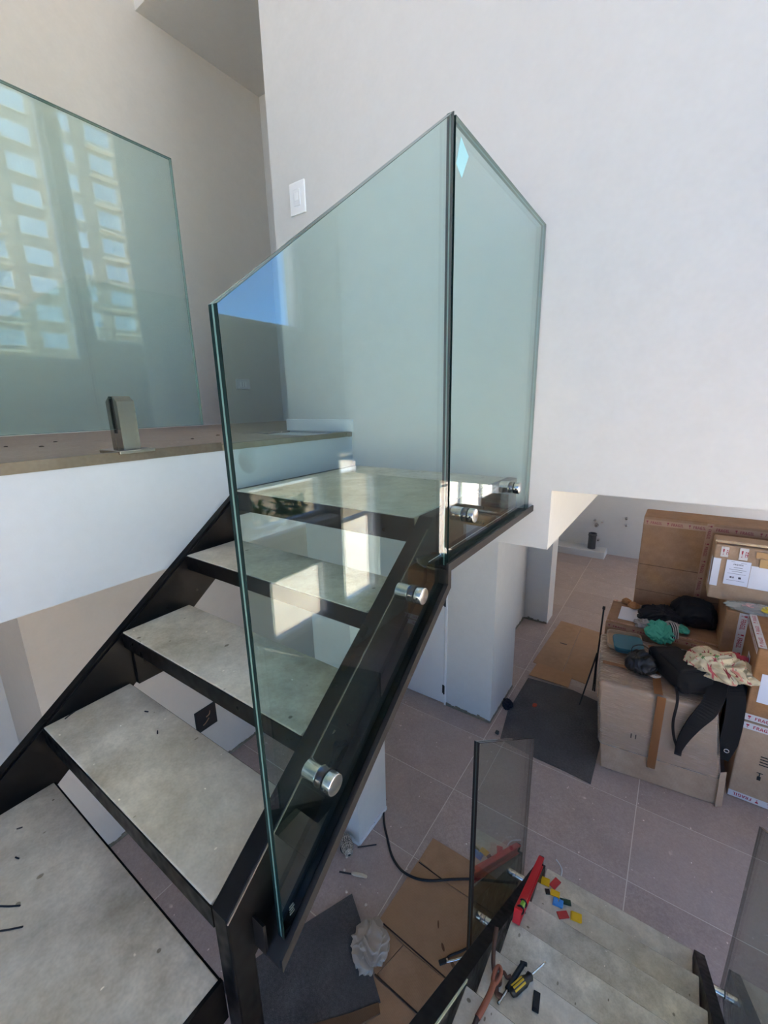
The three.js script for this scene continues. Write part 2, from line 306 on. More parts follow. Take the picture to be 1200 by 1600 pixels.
{
  const leafMat = phys(0x3f6a24, 0.6, { side: THREE.DoubleSide, transmission: 0.3, thickness: 0 });
  const lg = new THREE.BufferGeometry(); lg.setAttribute('position', new THREE.Float32BufferAttribute([0, 0, 0, 0.035, 0.012, 0.06, 0, 0, 0.15, 0, 0, 0, 0, 0, 0.15, -0.035, 0.012, 0.06], 3)); lg.setAttribute('uv', new THREE.Float32BufferAttribute([0, 0, 1, 0.5, 0, 1, 0, 0, 0, 1, -1, 0.5], 2)); lg.computeVertexNormals();
  for (let k = 0; k < 2; k++) {
    const p = thing('window_box', ['leafy green plant in a white box under the lower window, nearer the stair', 'leafy green plant in a white box under the lower window, farther from the stair'][k], 'plant', [2.42, 1.28, -2.62 - k * 0.5]);
    solid('planter', [box(-0.2, 0.14, 0, 0.26, -0.22, 0.22, 0.015)], M.white, p); const L = [];
    for (let i = 0; i < 260; i++) { const g = lg.clone(), a = rr(0, 6.28), e = rr(-0.4, 1.3), q = Math.cbrt(rnd()) * 0.2, f = rr(0, 6.28); g.scale(0.7, 0.7, 0.7); g.rotateX(-e); g.rotateY(a); g.translate(Math.cos(f) * q * 0.5, 0.28 + rr(0, 0.34), Math.sin(f) * q); L.push(g); }
    const f = solid('foliage', L, leafMat, p); f.userData.kind = 'stuff'; solid('stem', [rod([0, 0.24, 0], [0.03, 0.5, 0.03], 0.01, 0.006)], mat(0x5c4630, 0.8), p);
  }
}

// ---------- upper staircase ----------
const RISE = 0.1821, RUN = 0.2433, NZ = -0.281, NY = 2.004; // first nose of the flight
const nose = (z) => NY + (NZ - z) * (RISE / RUN);
{
  const s = thing('staircase', 'upper staircase of concrete treads in black steel, rising to a landing at the wall', 'staircase');
  const treads = [[NY, NZ, -0.522], [NY + RISE, -0.522, -0.755], [NY + 2 * RISE, -0.766, -0.985]];
  treads.forEach(([y, z0, z1], i) => {
    const g = new RoundedBoxGeometry(0.79, 0.036, z0 - z1 - 0.006, 2, 0.003); g.translate(-0.99, y - 0.018, (z0 + z1) / 2); const t = solid('tread', metres(g, i * 0.37, i * 0.53), M.concrete, s);
    solid('tread_tray', [box(-1.388, -0.592, y - 0.052, y - 0.003, z0 - 0.004, z0), box(-1.388, -0.592, y - 0.052, y - 0.006, z1, z1 + 0.004), box(-1.388, -0.592, y - 0.05, y - 0.037, z1 + 0.004, z0 - 0.004)], M.steel, t);
  });
  const top = new RoundedBoxGeometry(0.795, 0.04, 0.76, 2, 0.003); top.translate(-1.0 + 0.008, LAND - 0.02, -1.377); const tl = solid('landing', metres(top, 0.2, 0.8), M.concrete, s);
  solid('landing_frame', [box(-1.39, -0.592, LAND - 0.075, LAND - 0.003, -0.999, -0.993), box(-1.39, -0.592, LAND - 0.06, LAND - 0.041, -1.758, -0.999), box(-1.418, -1.388, LAND - 0.1, LAND - 0.002, -1.758, -0.998)], M.steel, tl);
  const low = new RoundedBoxGeometry(0.79, 0.04, 0.34, 2, 0.003); low.translate(-0.99, 1.801, -0.106); const ll = solid('landing_tread', metres(low, 0.6, 0.3), M.concrete, s);
  solid('tread_tray', [box(-1.39, -0.59, 1.765, 1.818, -0.28, -0.275), box(-0.596, -0.588, 1.72, 1.822, -0.28, 0.066), box(-1.39, -0.592, 1.76, 1.78, -0.276, 0.066)], M.steel, ll);
  // left stringer: web with a flat flange along the noses
  const sl = (x0, x1, dTop, dBot, za, zb) => slabZY([[za, nose(za) + dTop], [zb, nose(zb) + dTop], [zb, nose(zb) + dBot], [za, nose(za) + dBot]], x0, x1, [], 0.0012);
  const left = solid('stringer', [sl(-1.419, -1.392, 0.004, -0.2, 0.3, -1.0), sl(-1.392, -1.385, -0.006, -0.2, 0.3, -1.0)], M.steel, s);
  solid('weld_plate', [box(-1.391, -1.37, 1.995, 2.14, -0.66, -0.54)], M.steel, left);
  // right stringer: box section that turns down into a post
  const zb = -0.328;
  const prof = [[NZ, 0.0], [NZ, NY + 0.002], [-1.0, nose(-1.0)], [-1.02, LAND], [-1.758, LAND], [-1.758, 2.435], [-1.0, 2.435], [-0.995, 2.36], [zb, 1.862], [zb, 0.0]];
  const right = solid('stringer', slabZY(prof, -0.59, -0.545, [], 0.004), M.steel, s);
  solid('weld_seam', [tube([[-0.545, NY - 0.004, NZ - 0.001], [-0.5455, nose(-0.6), -0.6], [-0.545, nose(-0.99) - 0.002, -0.99]], 0.0022, 30, 6)], M.trimSteel, right);
  // shelf that carries the glass
  const sh = [[-0.33, 1.885], [-0.99, 2.379], [-0.99, 2.428], [-1.757, 2.428]], off = [[-0.33, 1.913], [-0.972, 2.394], [-0.972, 2.452], [-1.757, 2.452]];
  solid('glass_shelf', [slabZY([...off, ...sh.slice().reverse()], -0.477, -0.471), ...[0, 1, 2].map((i) => slabZY([sh[i], sh[i + 1], [sh[i + 1][0] + (i === 1 ? 0.004 : 0), sh[i + 1][1] + (i === 1 ? 0 : 0.006)], [sh[i][0] + (i === 1 ? 0.004 : 0), sh[i][1] + (i === 1 ? 0 : 0.006)]], -0.546, -0.476)), slabZY([[-0.329, 1.886], [-0.335, 1.882], [-0.335, 1.955], [-0.329, 1.959]], -0.546, -0.515)], M.railSteel, s);
}
{
  const p = thing('glass_balustrade', 'tall sloping laminated glass panel along the upper stair, nearest its foot', 'glass panel');
  glassPanel(p, [[-0.355, 1.912], [-1.003, 2.397], [-1.003, 3.479], [-0.355, 2.994]], -0.5, 0.017, M.pane, M.glassEdge, [2], M.interlayer, [0]);
  standoff(p, -0.545, -0.5, 2.154, -0.493, 0.017); standoff(p, -0.545, -0.5, 2.412, -0.84, 0.017);
  solid('etched_mark', [0, 1, 2, 3].map((i) => box(-0.4913, -0.4905, 1.952 + i * 0.006, 1.955 + i * 0.006, -0.384 + (i % 2) * 0.002, -0.372)), mat(0x4c5653, 0.6), p);
}
{
  const p = thing('glass_balustrade', 'rectangular glass panel by the wall with a pale blue diamond sticker near its top corner', 'glass panel');
  glassPanel(p, [[-1.012, 2.438], [-1.753, 2.438], [-1.753, 3.477], [-1.012, 3.477]], -0.5, 0.017, M.pane, M.glassEdge, [1, 2], M.interlayer, [0]);
  standoff(p, -0.545, -0.5, 2.546, -1.145, 0.017); standoff(p, -0.545, -0.5, 2.557, -1.56, 0.017);
  solid('sticker', slabZY([[-1.038, 3.446], [-1.081, 3.425], [-1.046, 3.37], [-1.016, 3.387]], -0.4914, -0.4906), phys(0x9ccfd0, 0.5), p);
}
{
  const p = thing('glass_balustrade', 'clear glass guard panel on the upper floor edge, reflecting a tower of windows', 'glass panel');
  glassPanel(p, [[-0.949, 2.809], [1.1, 2.809], [1.1, 3.652], [-0.949, 3.652]], -1.475, 0.014, M.pane, M.glassTop, []);
}
{ // steel clamp that holds the guard panel
  const c = thing('glass_clamp', 'square brushed steel glass clamp with a slot on the upper floor edge', 'clamp', [-1.475, UF, -0.672]);
  solid('base_plate', [box(-0.07, 0.07, 0.004, 0.016, -0.055, 0.055, 0.003)], M.brushed, c);
  const jaw = (x0, x1) => { const g = new THREE.ExtrudeGeometry(new THREE.Shape([[-0.026, 0], [0.026, 0], [0.026, 0.165], [-0.026, 0.165]].map((q) => new THREE.Vector2(...q))), { depth: x1 - x0, bevelEnabled: false }); g.rotateY(Math.PI / 2); g.translate(x0, 0.016, 0); const P = g.attributes.position; for (let i = 0; i < P.count; i++) if (P.getY(i) > 0.1) P.setY(i, P.getY(i) - Math.max(0, (Math.abs(P.getX(i)) - 0.008) * 0.65)); g.computeVertexNormals(); return metres(g); };
  solid('jaw', jaw(0.011, 0.036), M.brushed, c); solid('jaw', jaw(-0.036, -0.011), M.brushed, c);
  solid('post_foot', box(-0.0352, 0.0352, 0.0155, 0.066, -0.0252, 0.0252), M.brushed, c);
  solid('gasket', [box(0.0075, 0.011, 0.066, 0.17, -0.027, 0.027), box(-0.011, -0.0075, 0.066, 0.17, -0.027, 0.027)], M.rubber, c);
}

// ---------- lower staircase ----------
const LZ = -2.115, lnose = (z) => RISE + (z - LZ) * (RISE / RUN);
{
  const s = thing('staircase', 'lower staircase of pale concrete treads between black stringers, down to the tiled floor', 'staircase');
  for (let n = 1; n <= 9; n++) {
    const z = LZ + (n - 1) * RUN, y = n * RISE, g = new RoundedBoxGeometry(0.705, 0.05, 0.275, 2, 0.004); g.translate(0.004, y - 0.025, z + 0.1375);
    const tr = solid('tread', metres(g, n * 0.31, n * 0.57), M.concrete, s); solid('nose_shade_strip', box(-0.348, 0.356, y - 0.055, y - 0.004, z - 0.0013, z + 0.001), M.steel, tr);  // added dark strip stands in for the shadow line under each nose
  }
  solid('landing_slab', [box(-0.588, 0.36, 1.75, 1.821, 0.07, 1.9, 0.004), box(-1.39, -0.592, 1.75, 1.821, 0.068, 1.9, 0.004)], M.concrete, s);
  const w = (x0, x1) => slabZY([[LZ - 0.005, 0], [LZ - 0.005, lnose(LZ) + 0.003], [0.06, lnose(0.06)], [0.06, lnose(0.06) - 0.3], [LZ + 0.24, 0]], x0, x1, [], 0.002);
  solid('stringer', w(-0.405, -0.358), M.steel, s); solid('stringer', w(0.363, 0.407), M.steel, s);
}
{
  const p = thing('glass_balustrade', 'low grey glass panel standing on the left of the lower stair, reflecting the red level', 'glass panel');
  glassPanel(p, [[-1.198, 0.63], [-2.0, 0.05], [-2.0, 1.135], [-1.198, 1.72]], -0.46, 0.02, M.paneGrey, M.glassEdgeDark, [], M.interDark);
  standoff(p, -0.405, -0.46, 0.676, -1.354, 0.016, 0.017); standoff(p, -0.405, -0.46, 0.386, -1.824, 0.016, 0.017);
}
{
  const p = thing('glass_balustrade', 'grey glass panel right of the lower stair, cut by the picture edge', 'glass panel');
  glassPanel(p, [[-1.1, 0.72], [-1.985, 0.08], [-1.985, 1.165], [-1.1, 1.8]], 0.46, 0.012, M.paneGrey, M.glassEdgeDark, [], M.interDark);
  standoff(p, 0.407, 0.46, 0.312, -1.897, 0.012, 0.017);
}

// ---------- cartons ----------
const cardTex = tex(512, 0.8, (u, v, n) => { const s = 4 * Math.sin(u * Math.PI * 2 * 110), g = 186 + 12 * n(3) + 10 * n(14, 1) + 6 * n(60, 2) + s; return [g + 2, g - 30, g - 60]; });
const cardTexDark = tex(512, 0.8, (u, v, n) => { const g = 164 + 14 * n(4, 5) + 12 * n(16, 6) + 8 * n(70, 7), y = Math.max(0, n(5, 9)) * 26; return [g + 9 + y * 0.4, g - 26, g - 54 - y]; });
const cardBump = tex(256, 0.5, (u, v, n) => grey(128 + 40 * n(6) + 24 * n(30, 1) + 14 * Math.sin(u * Math.PI * 2 * 70)), false);
M.card = mat(0xffffff, 0.78, { map: cardTex, bumpMap: cardBump, bumpScale: 0.0015 });
M.cardDark = mat(0xf2e8de, 0.7, { map: cardTexDark, bumpMap: cardBump, bumpScale: 0.0015 });
M.cardFloor = mat(0xe4d8ca, 0.8, { map: cardTex, bumpMap: cardBump, bumpScale: 0.0015 });
M.footStain = mat(0x6a4a30, 0.9);
M.foldLine = mat(0x33241a, 0.9);
M.brownTape = mat(0x8a5a34, 0.35);
M.clearTape = phys(0xc79a63, 0.18, { clearcoat: 0.7, clearcoatRoughness: 0.15 });
M.paper = mat(0xe9e9f0, 0.6);
function canvasTex(w, h, draw) { const c = document.createElement('canvas'); c.width = w; c.height = h; draw(c.getContext('2d'), w, h); const t = new THREE.CanvasTexture(c); t.colorSpace = THREE.SRGBColorSpace; t.wrapS = t.wrapT = THREE.RepeatWrapping; return t; }
const fragil = (bg, ink) => canvasTex(512, 128, (c, w, h) => {
  c.fillStyle = bg; c.fillRect(0, 0, w, h); c.fillStyle = ink; c.font = 'bold 84px sans-serif'; c.textBaseline = 'middle'; c.textAlign = 'left'; c.fillText('FRAGIL', 150, h / 2 + 4, 320);
  c.beginPath(); c.moveTo(50, 30); c.lineTo(98, 30); c.lineTo(92, 62); c.lineTo(78, 68); c.lineTo(78, 92); c.lineTo(96, 100); c.lineTo(52, 100); c.lineTo(70, 92); c.lineTo(70, 68); c.lineTo(56, 62); c.closePath(); c.fill();
});
M.fragil = mat(0xffffff, 0.4, { map: fragil('#ded6d2', '#b0283c') });
M.fragilOld = mat(0xffffff, 0.4, { map: fragil('#b58e72', '#8e2f3a') });
// tape of length L and width w on the face z = 0, centred, lettering along x
function tape(L, w, unit = 0.2, flip = 0) { const g = new THREE.BoxGeometry(L, w, 0.0016); const uv = g.attributes.uv, p = g.attributes.position; for (let i = 0; i < uv.count; i++) uv.setXY(i, (flip ? -1 : 1) * (p.getX(i) + L / 2) / unit, (flip ? -1 : 1) * (p.getY(i) / w) + 0.5); return g; }
const turn = (g, rx, ry, rz, x, y, z) => { g.rotateX(rx); g.rotateY(ry); g.rotateZ(rz); g.translate(x, y, z); return g; };
function plainUV(g) { return g; }
// carton body with slightly bulging, dented sides; base at y = 0; warp(p) may lean or crush it
function cartonBody(w, h, d, k, bulge = 0.008, warp) {
  const g = new RoundedBoxGeometry(w, h, d, 8, 0.012), p = g.attributes.position, q = V();
  for (let i = 0; i < p.count; i++) {
    q.fromBufferAttribute(p, i); const a = (2 * q.x) / w, b = (2 * q.y) / h, c = (2 * q.z) / d, n = fbm(q.x * 2.2 + k, q.y * 2.2, q.z * 2.2 + k, 3) * 0.012;
    q.x += a * (bulge * (1 - b * b) * (1 - c * c) + n); q.z += c * (bulge * (1 - b * b) * (1 - a * a) + n); q.y += Math.max(0, b) * (bulge * 0.6 * (1 - a * a) * (1 - c * c) + n); q.y += h / 2; if (warp) warp(q);
    p.setXYZ(i, q.x, q.y, q.z);
  }
  const m = metres(g, k * 0.3, k * 0.7); m.computeVertexNormals(); return m;
}
const label = (lines, head) => canvasTex(256, 320, (c, w, h) => { c.fillStyle = '#e6e8f4'; c.fillRect(0, 0, w, h); c.fillStyle = '#3c3c4c'; c.font = 'bold 24px sans-serif'; c.textAlign = 'center'; if (head) c.fillText(head, w / 2, 60); for (const [x, y, ww, hh] of lines) c.fillRect(x, y, ww, hh); });
M.label = mat(0xffffff, 0.55, { map: label([[50, 18, 40, 3], [150, 24, 60, 3], [84, 88, 92, 5], [40, 116, 180, 4], [70, 140, 110, 4], [30, 170, 190, 3], [60, 210, 14, 22], [78, 210, 6, 22], [90, 210, 12, 22], [150, 208, 28, 26], [30, 260, 190, 3]], 'PAQUETE') });
{
  const lean = (q) => { const t = q.y / 0.765; q.x -= (q.x > 0 ? 0.12 : 0.075) * t * Math.abs(q.x / 0.39) ; };
  const b = thing('carton', 'big carton in clear stretch film in front of the pile, with the backpack on top', 'box', [0.12, 0, -3.72], 0.115);
  solid('carton_body', cartonBody(0.78, 0.762, 0.78, 1, 0.012, lean), M.card, b);
  // stretch film: a shell just outside the upper part, with long creases
  const f = new RoundedBoxGeometry(0.8, 0.56, 0.8, 20, 0.03), p = f.attributes.position, q = V();
  for (let i = 0; i < p.count; i++) { q.fromBufferAttribute(p, i); const r = Math.abs(perlin.noise(q.x * 2, q.y * 26 + Math.sin(q.x * 7), q.z * 2)) + 0.6 * Math.abs(perlin.noise(q.x * 4 + 9, q.y * 9 + q.x * 5, q.z * 4)); q.multiplyScalar(1 + 0.022 * (r - 0.15)); q.y += 0.495; lean(q); if (q.y < 0.3) q.y += 0.05 * fbm(q.x * 3, 1, q.z * 3); p.setXYZ(i, q.x, q.y, q.z); }
  f.computeVertexNormals();
  const filmBump = tex(256, 0.6, (u, v, n) => { const k = Math.abs(n(5, 1)); return grey(90 + 120 * Math.abs(n(9, 2)) + 90 * Math.abs(perlin.noise(u * 5, v * 46, 3)) * Math.min(1, u * 8, (1 - u) * 8) + 40 * k); }, false);
  solid('stretch_film', metres(f), phys(0xf3e9dc, 0.3, { transmission: 0.84, thickness: 0, ior: 1.45, bumpMap: filmBump, bumpScale: 0.02 }), b);
  solid('brown_tape', [turn(tape(0.055, 0.62), 0, 0, 0, -0.06, 0.47, 0.416), turn(tape(0.055, 0.72), -Math.PI / 2, 0, 0, -0.08, 0.787, 0.04), turn(tape(0.3, 0.045), -Math.PI / 2, 0, 0, -0.3, 0.788, 0.13)], M.brownTape, b);
  solid('torn_flap', turn(cartonBody(0.05, 0.3, 0.006, 5, 0.002), 0, 0.5, 0.03, 0.375, 0.005, 0.4), M.card, b);
  solid('print', [0, 1].map((i) => box(-0.215 + i * 0.03, -0.207 + i * 0.03, 0.36, 0.4, 0.4015, 0.4035)), M.rubber, b);
}
{
  const b = thing('carton', 'long low carton with fragile tape along its edge, under black bag and teal cloth', 'box', [0.09, 0, -4.45]);
  solid('carton_body', cartonBody(0.95, 0.84, 0.54, 2), M.cardDark, b);
  solid('fragile_tape', [turn(tape(0.94, 0.035), 0, 0, 0, 0, 0.812, 0.281), turn(tape(0.94, 0.03), -Math.PI / 2, 0, 0, 0, 0.8475, 0.25), turn(tape(0.94, 0.04), -Math.PI / 2, 0, 0, 0, 0.8475, -0.24)], M.fragilOld, b);
  solid('paper_label', turn(new THREE.BoxGeometry(0.19, 0.3, 0.0015), -Math.PI / 2, 0, 0, -0.29, 0.848, 0.02), M.paper, b);
}
{
  const b = thing('carton', 'tallest carton at the back of the pile, banded with crossing fragile tapes', 'box', [0.35, 0, -4.95]);
  solid('carton_body', cartonBody(1.12, 1.755, 0.36, 3, 0.006), M.cardDark, b);
  solid('fragile_tape', turn(tape(1.11, 0.055, 0.17), 0, 0, 0, 0, 1.7, 0.187), M.fragilOld, b);
  solid('fragile_tape', turn(tape(1.3, 0.05, 0.17), 0, 0, -Math.PI / 2 - 0.02, -0.05, 1.1, 0.1885), M.fragilOld, b);
  solid('crease', [box(-0.55, -0.06, 1.262, 1.266, 0.1835, 0.1875), box(-0.55, 0.4, 0.99, 0.993, 0.1835, 0.187)], mat(0x5e4128, 0.9), b);
  solid('fragile_tape', turn(tape(0.3, 0.045, 0.17), 0, -Math.PI / 2, 0, -0.5625, 1.66, 0), M.fragilOld, b);
}
{
  const b = thing('carton', 'carton with white paper labels on its front, resting high against the tallest carton', 'box', [0.745, 1.225, -4.45]);
  solid('carton_body', cartonBody(0.82, 0.475, 0.33, 4, 0.005), M.card, b);
  solid('paper_label', turn(new THREE.BoxGeometry(0.155, 0.21, 0.0015), 0, 0, 0, -0.245, 0.255, 0.1745), M.label, b);
  solid('paper_label', turn(new THREE.BoxGeometry(0.3, 0.19, 0.0015), 0, 0, 0, -0.015, 0.24, 0.1755), M.paper, b); solid('paper_label', [turn(new THREE.BoxGeometry(0.05, 0.24, 0.0015), 0, 0, 0, -0.384, 0.24, 0.1735), turn(new THREE.BoxGeometry(0.07, 0.24, 0.0015), 0, -Math.PI / 2, 0, -0.4165, 0.24, 0.13)], M.paper, b);
  solid('fragile_tape', [turn(tape(0.05, 0.085, 0.12), 0, 0, 0, -0.345, 0.42, 0.174), turn(tape(0.055, 0.1, 0.12), 0, 0, 0, -0.225, 0.42, 0.1745)], M.fragil, b);
  solid('clear_tape', [turn(tape(0.5, 0.05), 0, 0, 0, 0.1, 0.43, 0.1755), turn(tape(0.82, 0.08), -Math.PI / 2, 0, 0, 0, 0.4845, 0.1)], M.clearTape, b);
  solid('printed_strip', turn(new THREE.BoxGeometry(0.24, 0.07, 0.0015), 0, 0, 0, 0.0, 0.365, 0.1765), mat(0xffffff, 0.5, { map: canvasTex(512, 150, (c, w, h) => { c.fillStyle = '#c9a066'; c.fillRect(0, 0, w, h); c.fillStyle = '#2c241c'; c.font = 'bold 96px sans-serif'; c.textBaseline = 'middle'; c.fillText('LAND', 96, 60); }) }), b);
}
{
  const b = thing('carton', 'carton with an upright fragile tape, squeezed behind the right-hand stack', 'box', [0.76, 0.843, -4.4]);
  solid('carton_body', cartonBody(0.6, 0.375, 0.6, 6, 0.004), M.cardDark, b);
  solid('fragile_tape', turn(tape(0.37, 0.065, 0.16), 0, 0, -Math.PI / 2, -0.185, 0.19, 0.306), M.fragil, b);
  solid('paper_label', turn(new THREE.BoxGeometry(0.09, 0.2, 0.0015), 0, 0, 0, -0.09, 0.2, 0.3055), M.paper, b);
}
{
  const b = thing('carton', 'plain carton low behind the right-hand stack, mostly hidden', 'box', [0.86, 0, -4.42]);
  solid('carton_body', cartonBody(0.54, 0.84, 0.58, 7, 0.003), M.cardDark, b);
  solid('fragile_tape', turn(tape(0.5, 0.05), 0, 0, 0, 0, 0.79, 0.294), M.fragil, b);
}
{
  const b = thing('carton', 'lower carton of the right-hand stack, taped with fragile bands above and below', 'box', [0.9, 0, -3.815]);
  solid('carton_body', cartonBody(0.6, 0.655, 0.57, 8, 0.003), M.card, b);
  solid('fragile_tape', turn(tape(0.6, 0.05, 0.19), 0, 0, 0, 0, 0.622, 0.2895), M.fragil, b);
  solid('fragile_tape', turn(tape(0.6, 0.05, 0.19, 1), 0, 0, 0, 0, 0.035, 0.2895), M.fragil, b);
  solid('print', [0, 1, 2, 3].map((i) => box(-0.17, -0.1, 0.34 + i * 0.022, 0.346 + i * 0.022, 0.287, 0.2895)), M.rubber, b);
  solid('print', [box(-0.165, -0.145, 0.215, 0.245, 0.287, 0.2895), box(-0.158, -0.152, 0.245, 0.275, 0.287, 0.2895), box(-0.172, -0.138, 0.272, 0.276, 0.287, 0.2895)], M.rubber, b);
}
{
  const b = thing('carton', 'upper carton of the right-hand stack with labels on its left side', 'box', [0.9, 0.66, -3.82]);
  solid('carton_body', cartonBody(0.6, 0.56, 0.57, 9, 0.003), mat(0xf0d8b8, 0.7, { map: cardTexDark }), b);
  solid('fragile_tape', turn(tape(0.6, 0.05, 0.19), 0, 0, 0, 0, 0.028, 0.29), M.fragil, b);
  solid('fragile_tape', [turn(tape(0.56, 0.045, 0.19), -Math.PI / 2, Math.PI / 2, 0, -0.278, 0.5635, 0.0), turn(tape(0.56, 0.04, 0.19), 0, -Math.PI / 2, 0, -0.304, 0.53, 0)], M.fragil, b);
  for (const l of [turn(new THREE.BoxGeometry(0.09, 0.11, 0.0015), 0, -Math.PI / 2, 0, -0.3045, 0.34, 0.06), turn(new THREE.BoxGeometry(0.12, 0.24, 0.0015), 0, -Math.PI / 2, 0, -0.3045, 0.15, -0.06), turn(new THREE.BoxGeometry(0.16, 0.22, 0.0015), 0, 0, 0, -0.175, 0.27, 0.2895)]) solid('paper_label', l, M.paper, b);
  solid('barcode', turn(new THREE.BoxGeometry(0.05, 0.05, 0.001), 0, -Math.PI / 2, 0, -0.306, 0.35, 0.06), mat(0x8a8d92, 0.6), b);
}
// ---------- soft things ----------
// crumpled lump: half-axes, folds of the given depth and frequency, settled on y = 0
function crumple(rx, ry, rz, k, amp = 0.3, f = 2.2, det = 22, sink = 0.25) {
  const g0 = new THREE.IcosahedronGeometry(1, det); g0.deleteAttribute('uv'); g0.deleteAttribute('normal'); const g = mergeVertices(g0, 1e-5), p = g.attributes.position, q = V(), uv = [];
  const ax = V(Math.sin(k * 5.1), 0.3 * Math.sin(k * 2.3), Math.cos(k * 5.1)).normalize(), bx = V(ax.z, 0.25, -ax.x).normalize();
  for (let i = 0; i < p.count; i++) {
    q.fromBufferAttribute(p, i); const w = 0.6 * perlin.noise(q.x * 1.1 + k, q.y * 1.1, q.z * 1.1), s = q.dot(ax), t = q.dot(bx), m = perlin.noise(q.x * 1.6 + k, q.y * 1.6 + 4, q.z * 1.6);
    const r1 = 1 - 2.2 * Math.abs(perlin.noise(s * f * 1.6 + w * 2.4 + k * 3, t * f * 0.45 + w, q.y * 0.7)), r2 = 1 - 2.2 * Math.abs(perlin.noise(t * f * 2 + w * 3 + k, s * f * 0.6 - w, q.y + 7)), mix = 0.5 + Math.max(-0.5, Math.min(0.5, m * 2));
    uv.push(q.x * rx + q.y * ry * 0.6, q.z * rz + q.y * ry * 0.5); q.multiplyScalar(1 + amp * (0.75 * (r1 * mix + r2 * (1 - mix)) - 0.3) + 0.4 * w);
    q.set(q.x * rx, q.y * ry, q.z * rz); const fl = -ry * sink; if (q.y < fl) q.y = fl + (q.y - fl) * 0.06; q.y -= fl - 0.004; p.setXYZ(i, q.x, q.y, q.z);
  }
  g.setAttribute('uv', new THREE.Float32BufferAttribute(uv, 2)); g.computeVertexNormals(); return g;
}
const clothBump = tex(256, 0.05, (u, v, n) => grey(128 + 50 * Math.sin(u * 160) * Math.sin(v * 160) + 30 * n(30)), false);
const cloth = (c, r = 0.9, e = {}) => phys(c, r, { bumpMap: clothBump, bumpScale: 0.0006, sheen: 0.3, sheenRoughness: 0.6, ...e });
// flat strap swept through points
function strap(pts, w, t, side = [1, 0, 0]) {
  const c = new THREE.CatmullRomCurve3(pts.map((p) => V(...p))), n = 40, pos = [], uv = [], S = V(...side).normalize(), ix = [];
  for (let i = 0; i <= n; i++) { const P = c.getPoint(i / n), T = c.getTangent(i / n), B = S.clone().addScaledVector(T, -S.dot(T)).normalize(), N = B.clone().cross(T); const ww = typeof w === 'function' ? w(i / n) : w; for (const [a, b] of [[-1, -1], [1, -1], [1, 1], [-1, 1]]) { const Q = P.clone().addScaledVector(B, (a * ww) / 2).addScaledVector(N, (b * t) / 2); pos.push(Q.x, Q.y, Q.z); uv.push(a * ww / 2, i * 0.02); } }
  for (let i = 0; i < n; i++) for (let k = 0; k < 4; k++) { const a = i * 4 + k, b = i * 4 + ((k + 1) % 4), d = a + 4, e = b + 4; ix.push(a, d, b, b, d, e); }
  ix.push(0, 1, 2, 0, 2, 3); const o = n * 4; ix.push(o, o + 2, o + 1, o, o + 3, o + 2);
  const g = new THREE.BufferGeometry(); g.setAttribute('position', new THREE.Float32BufferAttribute(pos, 3)); g.setAttribute('uv', new THREE.Float32BufferAttribute(uv, 2)); g.setIndex(ix); const q = g.toNonIndexed(); q.computeVertexNormals(); return q;
}
